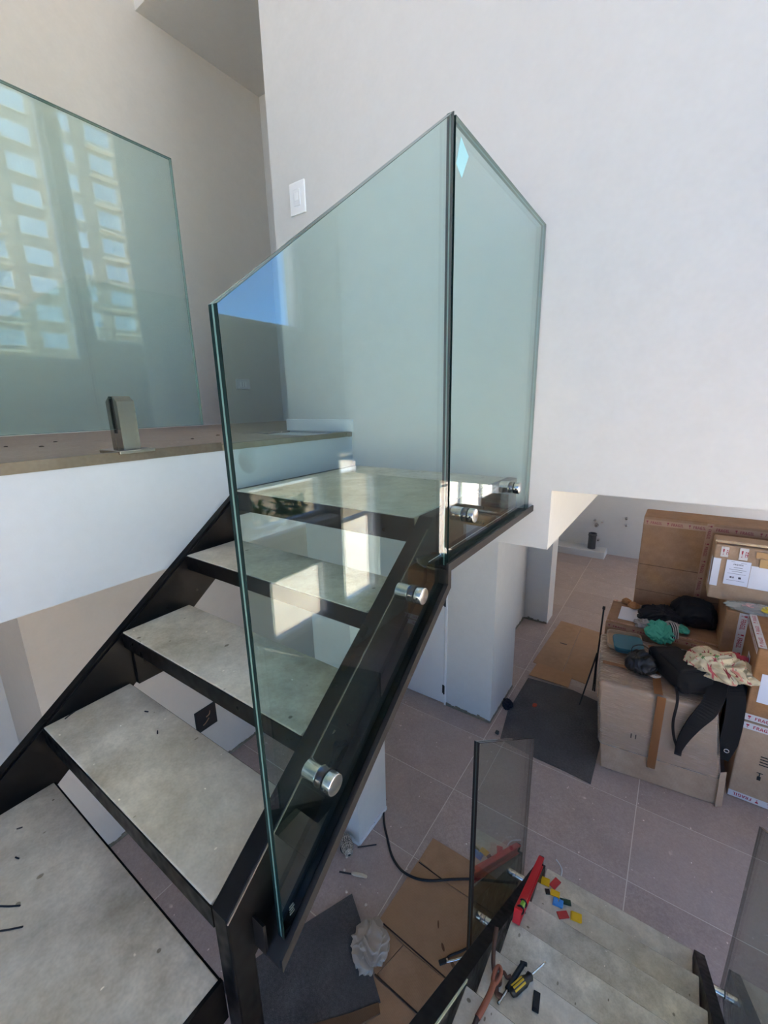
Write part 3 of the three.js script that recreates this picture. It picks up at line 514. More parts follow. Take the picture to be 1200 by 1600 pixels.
// soft-sided bag body: rounded block with sagging faces
function softBox(w, h, d, r, k, dent = 0.02) { const g0 = new RoundedBoxGeometry(w, h, d, 9, r), p = g0.attributes.position, q = V(); for (let i = 0; i < p.count; i++) { q.fromBufferAttribute(p, i); const a = q.x / w * 2, b = q.y / h * 2, c = q.z / d * 2, n = fbm(q.x * 5 + k, q.y * 5, q.z * 5 + k, 3) * dent * 2; q.x += a * n + 0.015 * Math.sin(b * 2 + k); q.y += b * (n + 0.12 * h * (1 - a * a) * (1 - c * c)); q.z += c * n; q.y += h / 2; p.setXYZ(i, q.x, q.y, q.z); } g0.computeVertexNormals(); return g0; }
const B1 = 0.79, B2 = 0.85;
M.black = cloth(0x1a1614, 0.95, { sheen: 0 }); M.blackShine = phys(0x171412, 0.42, { bumpMap: clothBump, bumpScale: 0.0005 });
{
  const b = thing('backpack', 'black backpack lying open-strapped on the film-wrapped carton, straps hanging over its front', 'backpack', [0.2, B1, -3.62], 0.55);
  solid('body', softBox(0.27, 0.15, 0.46, 0.06, 2, 0.03), M.black, b);
  solid('pocket', turn(softBox(0.18, 0.05, 0.26, 0.022, 5, 0.02), 0, 0, 0, -0.01, 0.135, 0.04), M.black, b);
  solid('zip_puller', [turn(new THREE.TorusGeometry(0.012, 0.003, 8, 16), 0.8, 0, 0, 0.06, 0.16, 0.2), box(0.055, 0.066, 0.15, 0.156, 0.2, 0.23)], M.chrome, b);
  b.updateMatrixWorld(); const inv = b.matrixWorld.clone().invert(), W = (l) => l.map((p) => V(...p).applyMatrix4(inv).toArray());
  const sd = V(1, 0.2, 0).transformDirection(inv).toArray();
  solid('shoulder_strap', strap(W([[0.42, 0.93, -3.62], [0.42, 0.89, -3.47], [0.385, 0.8, -3.33], [0.312, 0.65, -3.29], [0.266, 0.5, -3.286], [0.25, 0.39, -3.284]]), (t) => 0.12 - 0.03 * t - 0.07 * Math.max(0, t - 0.45) * 1.5, 0.022, sd), M.black, b);
  solid('shoulder_strap', strap(W([[0.34, 0.93, -3.68], [0.46, 0.93, -3.6], [0.52, 0.88, -3.47], [0.53, 0.74, -3.4], [0.522, 0.56, -3.36], [0.515, 0.42, -3.35]]), (t) => 0.115 - 0.02 * t - 0.25 * Math.max(0, t - 0.8), 0.024, sd), M.black, b);
  solid('strap_web', strap(W([[0.18, 0.84, -3.44], [0.2, 0.79, -3.31], [0.195, 0.62, -3.285], [0.215, 0.5, -3.285], [0.25, 0.41, -3.284]]), 0.018, 0.003, sd), M.black, b);
  solid('buckle', [turn(box(-0.022, 0.022, -0.03, 0.03, -0.006, 0.006, 0.003), 0, -0.55, 0, ...W([[0.252, 0.4, -3.282]])[0])], M.rubber, b);
  solid('back_panel', turn(softBox(0.26, 0.07, 0.28, 0.03, 8, 0.03), 0.05, 0, -0.1, 0.2, 0.02, 0.08), M.black, b);
  solid('strap_ring', turn(new THREE.TorusGeometry(0.013, 0.0035, 8, 18), 0, -0.55, 0, ...W([[0.516, 0.5, -3.335]])[0]), M.chrome, b);
}
{
  const floral = canvasTex(512, 512, (c, w, h) => { c.fillStyle = '#d9c6a0'; c.fillRect(0, 0, w, h); const s = seed; seed = 77; for (let i = 0; i < 46; i++) { const x = rnd() * w, y = rnd() * h, r = rr(12, 46); c.fillStyle = ['#a83a40', '#c2585a', '#8f2c34', '#6f8a50', '#d98d7c'][i % 5]; c.beginPath(); for (let k = 0; k <= 10; k++) { const a = k / 10 * 6.283, q = r * (0.6 + 0.4 * Math.sin(k * 2.5 + i)); c.lineTo(x + Math.cos(a) * q, y + Math.sin(a) * q); } c.fill(); } c.fillStyle = '#5c2c30'; for (let i = 0; i < 70; i++) c.fillRect(rnd() * w, rnd() * h, 6, 4); seed = s; });
  floral.repeat.set(3.6, 3.6);
  const b = thing('cloth_bag', 'crumpled cream cloth bag with red floral print, heaped on the backpack', 'bag', [0.42, B1 + 0.145, -3.6]);
  solid('body', crumple(0.19, 0.105, 0.14, 3.3, 0.42, 1.8, 34), cloth(0xffffff, 0.85, { map: floral }), b);
  solid('lining', turn(crumple(0.12, 0.05, 0.06, 6.1, 0.4, 2.5, 16), 0, 0.5, 0, 0.05, 0.05, -0.09), cloth(0xd2505a), b);
  solid('corner', turn(crumple(0.08, 0.045, 0.06, 4.7, 0.5, 2, 14), 0, 0.3, 0, 0.15, 0.01, 0.04), cloth(0xffffff, 0.85, { map: floral }), b);
}
{
  const b = thing('pouch', 'small black pouch with a carry handle on the film-wrapped carton', 'bag', [-0.05, B1, -3.58], 0.1);
  solid('body', crumple(0.1, 0.085, 0.105, 8.2, 0.22, 2.6, 20, 0.6), M.blackShine, b);
  solid('handle', strap([[-0.075, 0.1, -0.02], [-0.065, 0.155, -0.05], [0, 0.18, -0.06], [0.055, 0.15, -0.045], [0.07, 0.095, -0.01]], 0.016, 0.004, [0, 0.2, 1]), M.black, b);
  solid('zip', tube([[-0.09, 0.1, 0.01], [-0.03, 0.125, 0.0], [0.04, 0.122, 0.005], [0.085, 0.09, 0.02]], 0.003, 24, 6), M.rubber, b);
  solid('paper_tag', turn(crumple(0.035, 0.012, 0.02, 2.1, 0.4, 2, 8), 0, 0.4, 0, 0.1, 0, 0.06), mat(0xb9ab9a, 0.8), b);
}
function roundedTray(w, d, h, r, wall) { // open tray, base at y = 0
  const rs = (W, D, R) => { const s = new THREE.Shape(); s.moveTo(-W / 2 + R, -D / 2); s.lineTo(W / 2 - R, -D / 2); s.quadraticCurveTo(W / 2, -D / 2, W / 2, -D / 2 + R); s.lineTo(W / 2, D / 2 - R); s.quadraticCurveTo(W / 2, D / 2, W / 2 - R, D / 2); s.lineTo(-W / 2 + R, D / 2); s.quadraticCurveTo(-W / 2, D / 2, -W / 2, D / 2 - R); s.lineTo(-W / 2, -D / 2 + R); s.quadraticCurveTo(-W / 2, -D / 2, -W / 2 + R, -D / 2); return s; };
  const ring = rs(w, d, r); ring.holes.push(rs(w - 2 * wall, d - 2 * wall, r - wall)); const o = { bevelEnabled: true, bevelSize: 0.0015, bevelThickness: 0.0015, bevelSegments: 2 };
  const a = new THREE.ExtrudeGeometry(ring, { depth: h, ...o }), f = new THREE.ExtrudeGeometry(rs(w - 0.002, d - 0.002, r), { depth: 0.003, bevelEnabled: false }); for (const g of [a, f]) g.rotateX(-Math.PI / 2); return [a, f, rs];
}
{
  const t = thing('food_tray', 'empty beige plastic tray behind the teal lunchbox', 'tray', [-0.2, B1 + 0.002, -3.95], 0.16), [a, f] = roundedTray(0.27, 0.29, 0.03, 0.05, 0.006);
  solid('rim', a, phys(0xb79a7c, 0.4), t); solid('base', f, phys(0xab8e72, 0.45), t);
}
{
  const t = thing('lunchbox', 'closed teal plastic lunchbox leaning on the beige tray', 'container', [-0.165, B1 + 0.022, -3.825], 0.2); t.rotation.x = 0.06; const [, , rs] = roundedTray(0.2, 0.2, 0.02, 0.04, 0.004);
  const ext = (s, d) => { const g = new THREE.ExtrudeGeometry(s, { depth: d, bevelEnabled: true, bevelSize: 0.004, bevelThickness: 0.004, bevelSegments: 3 }); g.rotateX(-Math.PI / 2); return g; };
  const lo = ext(rs(0.2, 0.19, 0.045), 0.024); lo.translate(0, 0.008, 0); solid('bottom', lo, phys(0x1d4d5c, 0.4), t); const lid = ext(rs(0.215, 0.215, 0.05), 0.012); lid.translate(0, 0.04, 0); solid('lid', lid, phys(0x256373, 0.38), t);
}
single('black_bag', turn(join([crumple(0.15, 0.15, 0.19, 5.4, 0.2, 1.6, 24, 0.5)]), 0, 0.7, 0, 0.285, B2, -4.565), cloth(0x1d1b1c), 'puffy black bag slumped on the long low carton against the tallest carton', 'bag');
single('jacket', turn(join([crumple(0.16, 0.085, 0.15, 7.7, 0.42, 2.2, 24)]), 0, 0.2, 0, 0.02, B2 + 0.012, -4.44), cloth(0x211c1c), 'crumpled black jacket left of the puffy black bag', 'clothing');
single('grey_cloth', [turn(crumple(0.075, 0.045, 0.06, 9.1, 0.5, 2.2, 16), 0, 0.3, 0, -0.075, B2, -4.245), turn(crumple(0.07, 0.05, 0.06, 3.9, 0.5, 2.2, 16), 0, 0.6, 0, 0.125, B2 + 0.005, -4.29)], cloth(0xa89e96), 'grey cloth edges showing under the black jacket', 'clothing');
{
  const s = thing('teal_cloth', 'teal cloth with black and white striped band hanging over the carton edge', 'clothing', [0.04, B2 + 0.01, -4.21], 0.25);
  solid('fabric', turn(crumple(0.105, 0.055, 0.12, 12.2, 0.4, 1.8, 22, 0.4), 0.35, 0, 0, 0, -0.02, 0.02), cloth(0x4fae92), s);
  const g = [], w = []; for (let i = 0; i < 6; i++) (i % 2 ? w : g).push(strap([[0.075 + i * 0.009, 0.045, -0.11], [0.082 + i * 0.009, 0.062, -0.03], [0.088 + i * 0.008, 0.035, 0.05], [0.085 + i * 0.008, -0.02, 0.085]], 0.009, 0.006));
  solid('dark_band', g, cloth(0x17181b), s); solid('white_stripe', w, cloth(0xc9c4bc), s);
  solid('fabric', turn(crumple(0.06, 0.03, 0.07, 2.9, 0.4, 2, 14), 0, 0, 0, 0.17, 0.0, -0.05), cloth(0x4fae92), s);
}
[[-0.265, -4.68, 0.04, 'larger crumpled scrap of brown paper on the white label'], [-0.195, -4.6, 0.045, 'crumpled scrap of brown paper nearer the black jacket']].forEach(([x, z, r, l], i) => single('paper_scrap', turn(join([crumple(r, r * 0.8, r, 5 + i * 3, 0.35, 1.8, 10)]), 0, i, 0, x, B2 + 0.002, z), mat(0xb57f52, 0.75), l, 'paper', 'brown paper scraps'));
{
  const f = thing('plastic_packet', 'flat clear plastic packet with yellow and white contents, under the labelled carton', 'packet', [0.72, 1.224, -4.18]);
  const filmy = phys(0xe8ebe6, 0.18, { transmission: 0.7, thickness: 0 });
  solid('film', turn(crumple(0.26, 0.035, 0.085, 4.4, 0.3, 3, 22, 0.4), 0, 0, 0, 0, 0, 0), filmy, f);
  solid('contents', [turn(crumple(0.06, 0.016, 0.05, 2.2, 0.4, 2, 10), 0, 0, 0, 0.0, 0.03, 0.03)], mat(0xd9c23c, 0.6), f); solid('contents', [turn(crumple(0.16, 0.012, 0.05, 3.2, 0.4, 2, 10), 0, 0, 0, 0.05, 0.02, -0.02)], mat(0xe4e2dd, 0.6), f); solid('contents', [turn(crumple(0.05, 0.014, 0.04, 7.2, 0.4, 2, 10), 0, 0, 0, -0.12, 0.028, 0.01)], mat(0xc59a96, 0.6), f);
}
{
  const p = thing('packing_foam', 'yellow and clear wrapping on top of the upper right carton', 'packaging', [0.95, 1.226, -3.8]);
  solid('sheet', crumple(0.2, 0.03, 0.2, 5.5, 0.3, 2.2, 16, 0.4), mat(0xd6c46a, 0.6), p); solid('film', turn(crumple(0.22, 0.03, 0.22, 8.5, 0.3, 2.6, 16, 0.4), 0, 0, 0, 0, 0.015, 0), phys(0xe8ebe6, 0.2, { transmission: 0.8, thickness: 0 }), p);
}
{
  const t = thing('tripod', 'thin black tripod standing at the left side of the boxes', 'tripod', [-0.43, 0, -4.25]);
  solid('pole', [rod([0, 0.1, 0], [0.012, 0.93, 0.0], 0.008)], M.rubber, t); for (const [x, z] of [[-0.075, 0.283], [0.012, -0.02], [-0.006, -0.025]]) solid('leg', rod([x, 0.002, z], [0, 0.45, 0.01], 0.006, 0.008), M.rubber, t); solid('head', box(-0.0, 0.024, 0.92, 0.95, -0.012, 0.012, 0.004), M.rubber, t);
}

// ---------- on the lower floor ----------
const matTex = tex(512, 0.7, (u, v, n) => { const g = 84 + 14 * n(5) + 12 * n(40, 1) + 22 * n(150, 2) + 60 * Math.max(0, n(50, 5) - 0.42); return [g + 2, g - 1, g - 3]; });
M.mat = mat(0xffffff, 0.95, { map: matTex, bumpMap: clothBump, bumpScale: 0.002 });
function sheet(pts, y0, t, k, wave = 0.004) { // flat piece given by [x, z] corners, gently uneven
  const s = new THREE.Shape(pts.map(([x, z]) => new THREE.Vector2(x, -z))), g = new THREE.ExtrudeGeometry(s, { depth: t, bevelEnabled: true, bevelSize: 0.0008, bevelThickness: 0.0006, bevelSegments: 1 }); g.rotateX(-Math.PI / 2); g.translate(0, y0 + 0.0006, 0);
  return metres(g, k * 0.37, k * 0.21);
}
single('floor_mat', sheet([[-1.04, -4.12], [-0.6, -4.16], [-0.3, -4.1], [-0.26, -3.6], [-0.255, -3.07], [-0.45, -3.085], [-0.68, -3.09], [-0.99, -3.13], [-1.05, -3.5]], 0.001, 0.006, 1), M.mat, 'dusty black floor mat between the column and the film-wrapped carton', 'mat');
single('scrap', [turn(crumple(0.02, 0.006, 0.03, 2, 0.3, 2, 8), 0, 0, 0, -0.86, 0.008, -3.72)], mat(0xb04a30, 0.7), 'small orange scrap lying on the dusty black mat', 'scrap');
{
  const c = thing('flattened_carton', 'flattened brown carton on the far floor beyond the black mat', 'cardboard', [-0.78, 0, -5]);
  solid('panel', sheet([[-0.255, -0.58], [0.0, -0.56], [0.02, 0.63], [-0.3, 0.56]], 0.004, 0.005, 2), M.cardFloor, c); solid('panel', sheet([[0.006, -0.56], [0.275, -0.52], [0.268, 0.66], [0.026, 0.63]], 0.003, 0.005, 3), M.cardFloor, c);
  solid('hand_slot', box(-0.14, -0.06, 0.0085, 0.0105, -0.02, -0.002), M.rubber, c);
}
single('cardboard_offcut', sheet([[-1.03, -4.437], [-0.655, -4.41], [-0.65, -4.175], [-1.045, -4.165]], 0.011, 0.004, 4), mat(0xe8d6c0, 0.8, { map: cardTex }), 'pale cardboard offcut between the black mat and the flattened carton', 'cardboard');
{
  const c = thing('floor_cardboard', 'large brown cardboard sheets with dark fold joints, beside the lower stair', 'cardboard', [-0.75, 0, -1.5]);
  const P = [[[-0.31, -0.523], [-0.02, -0.523], [0.33, -0.5], [0.33, -0.325], [-0.13, -0.325], [-0.316, -0.345]], [[-0.318, -0.337], [-0.13, -0.317], [0.33, -0.317], [0.33, 0.095], [-0.15, 0.088], [-0.34, 0.07]], [[-0.16, 0.094], [0.33, 0.101], [0.33, 0.282], [-0.21, 0.278]], [[-0.24, 0.286], [0.33, 0.29], [0.33, 0.9], [-0.1, 0.92]], [[-0.335, 0.078], [-0.166, 0.092], [-0.214, 0.276], [-0.37, 0.2]]];
  P.forEach((p, i) => solid('panel', sheet(p, 0.001 + 0.0015 * (i % 3), 0.0045, i + 5), M.cardFloor, c));
  [[-0.31, -0.331, -0.13, -0.322], [-0.35, 0.07, 0.33, 0.098], [-0.22, 0.278, 0.33, 0.286]].forEach(([xa, za, xb, zb]) => { const L = Math.hypot(xb - xa, zb - za), g = new THREE.BoxGeometry(L, 0.001, 0.007); solid('fold_line', turn(g, 0, -Math.atan2(zb - za, xb - xa), 0, (xa + xb) / 2, 0.0105, (za + zb) / 2), M.foldLine, c); });
  [[-0.05, -0.1], [0.02, -0.02], [0.1, 0.02], [-0.08, 0.2], [0.06, 0.18]].forEach(([x, z], i) => { const g = new THREE.CylinderGeometry(1, 1, 0.0012, 14); g.scale(0.005 + 0.002 * (i % 3), 1, 0.02); solid('foot_stain', turn(g, 0, 0.5 + i * 0.3, 0, x, 0.0088, z), M.footStain, c); });
}
{
  const c = thing('floor_mat', 'black mat with a turned-up brown corner under the upper stair', 'mat');
  solid('sheet', sheet([[-1.53, -0.93], [-1.42, -1.2], [-1.303, -1.447], [-1.18, -1.37], [-0.96, -1.2], [-0.885, -1.15], [-0.98, -1.03], [-1.1, -0.9], [-1.3, -0.7], [-1.6, -0.75]], 0.007, 0.006, 11), M.mat, c);
  solid('brown_underside', sheet([[-0.89, -1.142], [-0.862, -1.115], [-0.95, -0.985], [-1.1, -0.86], [-1.11, -0.9], [-0.985, -1.03]], 0.0085, 0.008, 12), mat(0x93887a, 0.9, { map: cardTex }), c);
}
single('rag', turn(join([crumple(0.09, 0.055, 0.115, 14.1, 0.42, 2.0, 40, 0.2)]), 0, 0.4, 0, -1.06, 0.012, -1.3), cloth(0xb5a695), 'dirty crumpled beige rag on the edge of the black mat', 'rag');
single('cable', tube([[-1.475, 0.05, -2.06], [-1.465, 0.012, -2.02], [-1.39, 0.009, -1.92], [-1.318, 0.008, -1.85], [-1.22, 0.008, -1.765], [-1.122, 0.009, -1.728], [-1.03, 0.013, -1.735], [-0.952, 0.013, -1.77], [-0.83, 0.013, -1.86], [-0.711, 0.013, -1.94], [-0.6, 0.012, -2.0], [-0.5, 0.01, -2.06]], 0.0075, 120, 10), mat(0x1d1b1b, 0.6), 'black cable curving from the white pillar over the cardboard', 'cable');
{
  const c = thing('drill_chuck', 'paint-splashed cylindrical drill chuck at the foot of the white pillar', 'tool', [-1.49, 0.036, -1.63]); c.rotation.set(0, 0.9, 0); c.scale.setScalar(1.55);
  const L = new THREE.LatheGeometry([[0, 0], [0.016, 0], [0.022, 0.012], [0.022, 0.03], [0.026, 0.034], [0.026, 0.07], [0.021, 0.075], [0.018, 0.095], [0.008, 0.105], [0, 0.105]].map((q) => new THREE.Vector2(...q)), 28); L.rotateX(Math.PI / 2 - 0.25); L.translate(0, 0.004, -0.05);
  solid('body', L, mat(0xffffff, 0.5, { map: tex(128, 0.12, (u, v, n) => { const k = n(4) + n(11, 1) > 0.02; return k ? [205, 196, 180] : [62, 56, 50]; }) }), c); solid('key_hole', rod([0, 0.02, 0.045], [0, 0.03, 0.052], 0.006), M.rubber, c);
  solid('ring', turn(new THREE.TorusGeometry(0.0262, 0.003, 8, 28), -0.25, 0, 0, 0, 0.004, 0.0), M.rubber, c);
}
single('metal_rod', rod([-1.45, 0.006, -1.69], [-1.355, 0.006, -1.775], 0.004), mat(0x4a4644, 0.4, { metalness: 0.7 }), 'thin metal rod lying in front of the white pillar', 'rod');
{
  const k = thing('putty_knife', 'small knife with a white handle on the tiles', 'knife', [-1.36, 0.002, -1.545], 0.42);
  solid('handle', turn(softBox(0.075, 0.016, 0.022, 0.007, 3, 0.002), 0, 0, 0, 0.03, 0, 0), mat(0xcdbfa6, 0.5), k); solid('blade', slabZY([[-0.006, 0.004], [0.006, 0.004], [0.004, 0.006], [-0.004, 0.006]], -0.1, 0), mat(0x4a4a4c, 0.35, { metalness: 0.8 }), k);
}
single('glove', turn(join([crumple(0.045, 0.03, 0.07, 4.1, 0.45, 2.2, 14)]), 0, 0.4, 0, -1.085, 0.002, -3.59), cloth(0x1f1a26), 'dark crumpled glove at the foot of the white column', 'glove');
single('wall_plug', [box(-1.05, -1.02, 0.002, 0.03, -3.19, -3.165, 0.004), rod([-1.048, 0.02, -3.16], [-1.02, 0.034, -3.155], 0.005)], mat(0x4c4a40, 0.5), 'small dark clip on the tiles at the corner of the black mat', 'clip');
[[-1.47, -1.6, 'plaster crumb on the tiles, nearest the white pillar'], [-1.2, -1.45, 'plaster crumb on the tiles left of the beige rag'], [-1.34, -1.44, 'plaster crumb at the corner of the black mat'], [-1.43, -1.53, 'plaster crumb beside the knife blade']].forEach(([x, z, l], i) => single('plaster_crumb', turn(join([crumple(0.008, 0.005, 0.007, i + 2, 0.3, 1.5, 5)]), 0, i, 0, x, 0.001, z), mat(0xd6cdc4, 0.8), l, 'debris', 'plaster crumbs'));

// ---------- on the lower stair ----------
{
  const a = Math.atan2(RISE, RUN), l = thing('spirit_level', 'red spirit level lying on the stair noses by the left stringer', 'spirit level', [0, 0, 0]);
  const place = (g) => { g.rotateX(-a); g.rotateY(0.075); g.translate(-0.378, RISE + 0.006, LZ + 0.055); g.translate(0, 0.032, 0); return g; };
  const along = (s0, s1, y0, y1, x0, x1, r) => { const g = box(x0, x1, y0, y1, s0, s1, r); return place(g); };
  const red = phys(0xd0141f, 0.38); solid('body', [along(-0.02, 0.86, 0.004, 0.012, -0.016, 0.016, 0.002), along(-0.02, 0.86, 0.046, 0.054, -0.016, 0.016, 0.002), along(-0.018, 0.72, 0.01, 0.048, -0.004, 0.004)], red, l);
  solid('end_cap', along(-0.026, -0.018, 0.002, 0.056, -0.013, 0.013, 0.003), M.rubber, l); solid('end_cap', along(0.858, 0.863, 0.003, 0.055, -0.0155, 0.0155, 0.002), red, l);
  const v = rod([0.006, 0.046, 0.755], [0.006, 0.046, 0.825], 0.0125); place(v); solid('vial', v, phys(0x9fd84a, 0.1, { clearcoat: 1 }), l);
  for (const q of [0.75, 0.83]) { const g = new THREE.TorusGeometry(0.0135, 0.004, 8, 20); g.translate(0.006, 0.046, q); solid('vial_ring', place(g), M.rubber, l); }
}
{
  const colours = { yellow: 0xe0b012, red: 0xc23a3a, blue: 0x3f8fd6, green: 0x24402c, black: 0x1a1b1c };
  const sh = (c, x, y, z, a, w, d, label2, n = 1) => {
    const t = thing('shim', label2, 'spacer', [x, y, z], a, 'coloured plastic spacers on the stair'); const g = [];
    const s = new THREE.Shape(); s.moveTo(-w / 2, -d / 2); s.lineTo(w / 2, -d / 2); s.lineTo(w / 2, d / 2); s.lineTo(w * 0.12, d / 2); s.lineTo(w * 0.12, d * 0.05); s.lineTo(-w * 0.12, d * 0.05); s.lineTo(-w * 0.12, d / 2); s.lineTo(-w / 2, d / 2); s.closePath();
    const full = new THREE.Shape([[-w / 2, -d / 2], [w / 2, -d / 2], [w / 2, d / 2], [-w / 2, d / 2]].map((q) => new THREE.Vector2(...q)));
    for (let i = 0; i < n; i++) { const e = new THREE.ExtrudeGeometry(c === 'blue' ? s : full, { depth: 0.005, bevelEnabled: true, bevelSize: 0.0008, bevelThickness: 0.0006, bevelSegments: 1 }); e.rotateX(-Math.PI / 2); e.translate(i * 0.004, 0.001 + i * 0.0062, 0); g.push(e); }
    solid('plate', g, phys(colours[c], 0.38), t); solid('ridge', [box(-w * 0.4, w * 0.4, n * 0.0062, n * 0.0062 + 0.0015, -d * 0.4, -d * 0.34)], phys(colours[c], 0.38), t); return t;
  };
  const T1 = RISE, T2 = 2 * RISE;
  sh('yellow', -0.336, T1, -2.03, 0.15, 0.044, 0.042, 'yellow plastic spacer on the lowest tread, next to the red level'); sh('red', -0.287, T1, -2.05, -0.35, 0.034, 0.062, 'red plastic spacer on the lowest tread');
  sh('black', -0.291, T2, -1.848, 0.5, 0.022, 0.024, 'tiny black plastic spacer beside the stacked yellow one', 1); sh('yellow', -0.256, T2, -1.86, 0.15, 0.044, 0.03, 'yellow plastic spacer touching the blue one'); sh('blue', -0.235, T2, -1.822, 0.12, 0.044, 0.034, 'slotted blue plastic spacer touching a yellow one', 2);
  sh('green', -0.202, T2, -1.85, 0.35, 0.05, 0.024, 'dark green plastic spacer beside the blue one'); sh('red', -0.2, T2, -1.782, -0.9, 0.03, 0.05, 'red plastic spacer on the second tread, below the blue one'); sh('yellow', -0.145, T2, -1.806, 0.2, 0.046, 0.036, 'yellow plastic spacer farthest from the red level', 2);
}
single('wire_offcut', tube([[-0.336, 0.003, -2.34], [-0.305, 0.012, -2.31], [-0.288, 0.03, -2.27], [-0.283, 0.035, -2.23], [-0.286, 0.03, -2.2]], 0.0038, 40, 8), mat(0xd9d9d9, 0.4), 'curved white wire offcut at the foot of the lower stair', 'wire');
single('nut', turn(new THREE.CylinderGeometry(0.012, 0.012, 0.01, 6), 0, 0.3, 0, -0.6, 0.006, -2.25), M.rubber, 'tiny dark nut on the tiles behind the low glass panel', 'nut');
{
  const T5 = 5 * RISE + 0.001, d = thing('screwdriver', 'yellow and black screwdriver on the stair, tip over the tread edge', 'screwdriver', [-0.22, T5 + 0.017, -1.1]); d.rotation.y = 2.68;
  const prof = [[0, 0], [0.012, 0.001], [0.0165, 0.012], [0.0155, 0.04], [0.0165, 0.06], [0.0115, 0.076], [0.0125, 0.084], [0.014, 0.09], [0.006, 0.098], [0, 0.098]].map((q) => new THREE.Vector2(...q));
  const h = new THREE.LatheGeometry(prof, 24); h.rotateX(Math.PI / 2); h.translate(0, 0, -0.06); solid('handle', h, phys(0x161616, 0.35), d);
  solid('handle_inlay', [-0.6, 0, 0.6].map((r) => { const g = box(-0.003, 0.003, 0.0135, 0.0172, -0.05, -0.002, 0.001); g.rotateZ(r); return g; }), phys(0xd0a818, 0.4), d); solid('shaft', [rod([0, 0, 0.03], [0, 0, 0.1], 0.0032), box(-0.0035, 0.0035, -0.001, 0.001, 0.098, 0.108)], M.chrome, d);
}
single('plastic_strip', [turn(box(-0.011, 0.011, 0, 0.006, -0.028, 0.028, 0.002), 0, 0.15, 0, -0.172, 5 * RISE + 0.0005, -1.08), turn(box(-0.008, 0.008, 0.006, 0.008, 0.002, 0.02, 0.0008), 0, 0.15, 0, -0.172, 5 * RISE + 0.0005, -1.08)], M.rubber, 'flat black plastic strip on the stair below the screwdriver', 'strip');
{
  const t = thing('pincers', 'rusty pincers with black-gripped handles, open on the upper left treads', 'pliers', [0, 0, 0]), rust = mat(0x5a3e30, 0.6, { metalness: 0.4 }), y = 5 * RISE + 0.012;
  solid('jaw', [tube([[-0.345, 0.98, -1.17], [-0.338, 0.955, -1.13], [-0.322, y + 0.014, -1.08], [-0.3, y + 0.006, -1.05]], 0.0075, 24, 8), tube([[-0.3, y + 0.006, -1.05], [-0.287, y + 0.004, -1.02], [-0.27, y + 0.004, -1.02]], 0.009, 12, 8)], rust, t);
  solid('pivot', rod([-0.296, y - 0.006, -1.056], [-0.296, y + 0.016, -1.056], 0.014), rust, t);
  solid('spring', tube([[-0.3, y + 0.004, -1.06], [-0.285, y + 0.008, -1.085], [-0.272, y + 0.006, -1.078], [-0.262, y + 0.006, -1.09]], 0.006, 20, 8), rust, t);
  solid('handle', [tube([[-0.275, y, -1.0], [-0.264, y, -1.04], [-0.252, y + 0.002, -1.09]], 0.005, 20, 8)], M.brushed, t); solid('grip', [tube([[-0.262, y + 0.002, -1.05], [-0.25, y + 0.003, -1.1], [-0.238, y + 0.004, -1.145]], 0.0085, 20, 10), turn(box(-0.012, 0.012, -0.006, 0.006, -0.005, 0.005, 0.003), 0, 0.3, 0, -0.236, y + 0.004, -1.15)], M.rubber, t);
}
{
  const t = thing('scissors', 'orange-handled rusty shears at the bottom of the picture on the left treads', 'shears', [0, 0, 0]), y = 6 * RISE + 0.012, o = mat(0x8a4a30, 0.55);
  solid('handle_loop', tube([[-0.283, y, -0.98], [-0.277, y, -0.993], [-0.268, y, -0.985], [-0.268, y, -0.96], [-0.277, y, -0.94], [-0.283, y, -0.955]], 0.0065, 48, 10, true), o, t);
  solid('handle', tube([[-0.277, y, -0.945], [-0.277, y + 0.003, -0.915], [-0.281, y + 0.004, -0.88], [-0.288, y + 0.004, -0.84]], 0.009, 24, 10), o, t); solid('blade', tube([[-0.288, y + 0.004, -0.85], [-0.292, y + 0.002, -0.78], [-0.3, y, -0.72]], 0.007, 16, 8), mat(0x3a2c28, 0.6, { metalness: 0.4 }), t);
}
{
  const t = thing('pliers', 'black and chrome pliers on the cardboard by the left stringer', 'pliers', [-0.65, 0.012, -1.522], 0.85);
  solid('handle', tube([[-0.075, 0, 0.0], [-0.03, 0.002, -0.012], [0.03, 0.002, -0.014], [0.09, 0.002, -0.022]], 0.006, 24, 8), M.rubber, t); solid('handle', tube([[-0.075, 0, 0.004], [-0.03, 0, 0.01], [0.03, 0, 0.012], [0.09, 0, 0.02]], 0.006, 24, 8), M.chrome, t); solid('jaw', box(-0.1, -0.06, -0.007, 0.007, -0.01, 0.012, 0.004), M.rubber, t); solid('screw', rod([-0.055, -0.008, 0.002], [-0.055, 0.01, 0.002], 0.006), M.brushed, t);
}
single('edge_trim', [box(-0.368, -0.362, 1.05, 1.058, -0.95, -0.3)].map((g) => { g.translate(0, -1.05, 0.9); g.rotateX(-Math.atan2(RISE, RUN)); g.translate(0.008, 6 * RISE + 0.002, -0.88); return g; }), mat(0xb9bd9c, 0.4), 'thin pale metal edging strip along the left ends of the upper treads', 'trim');

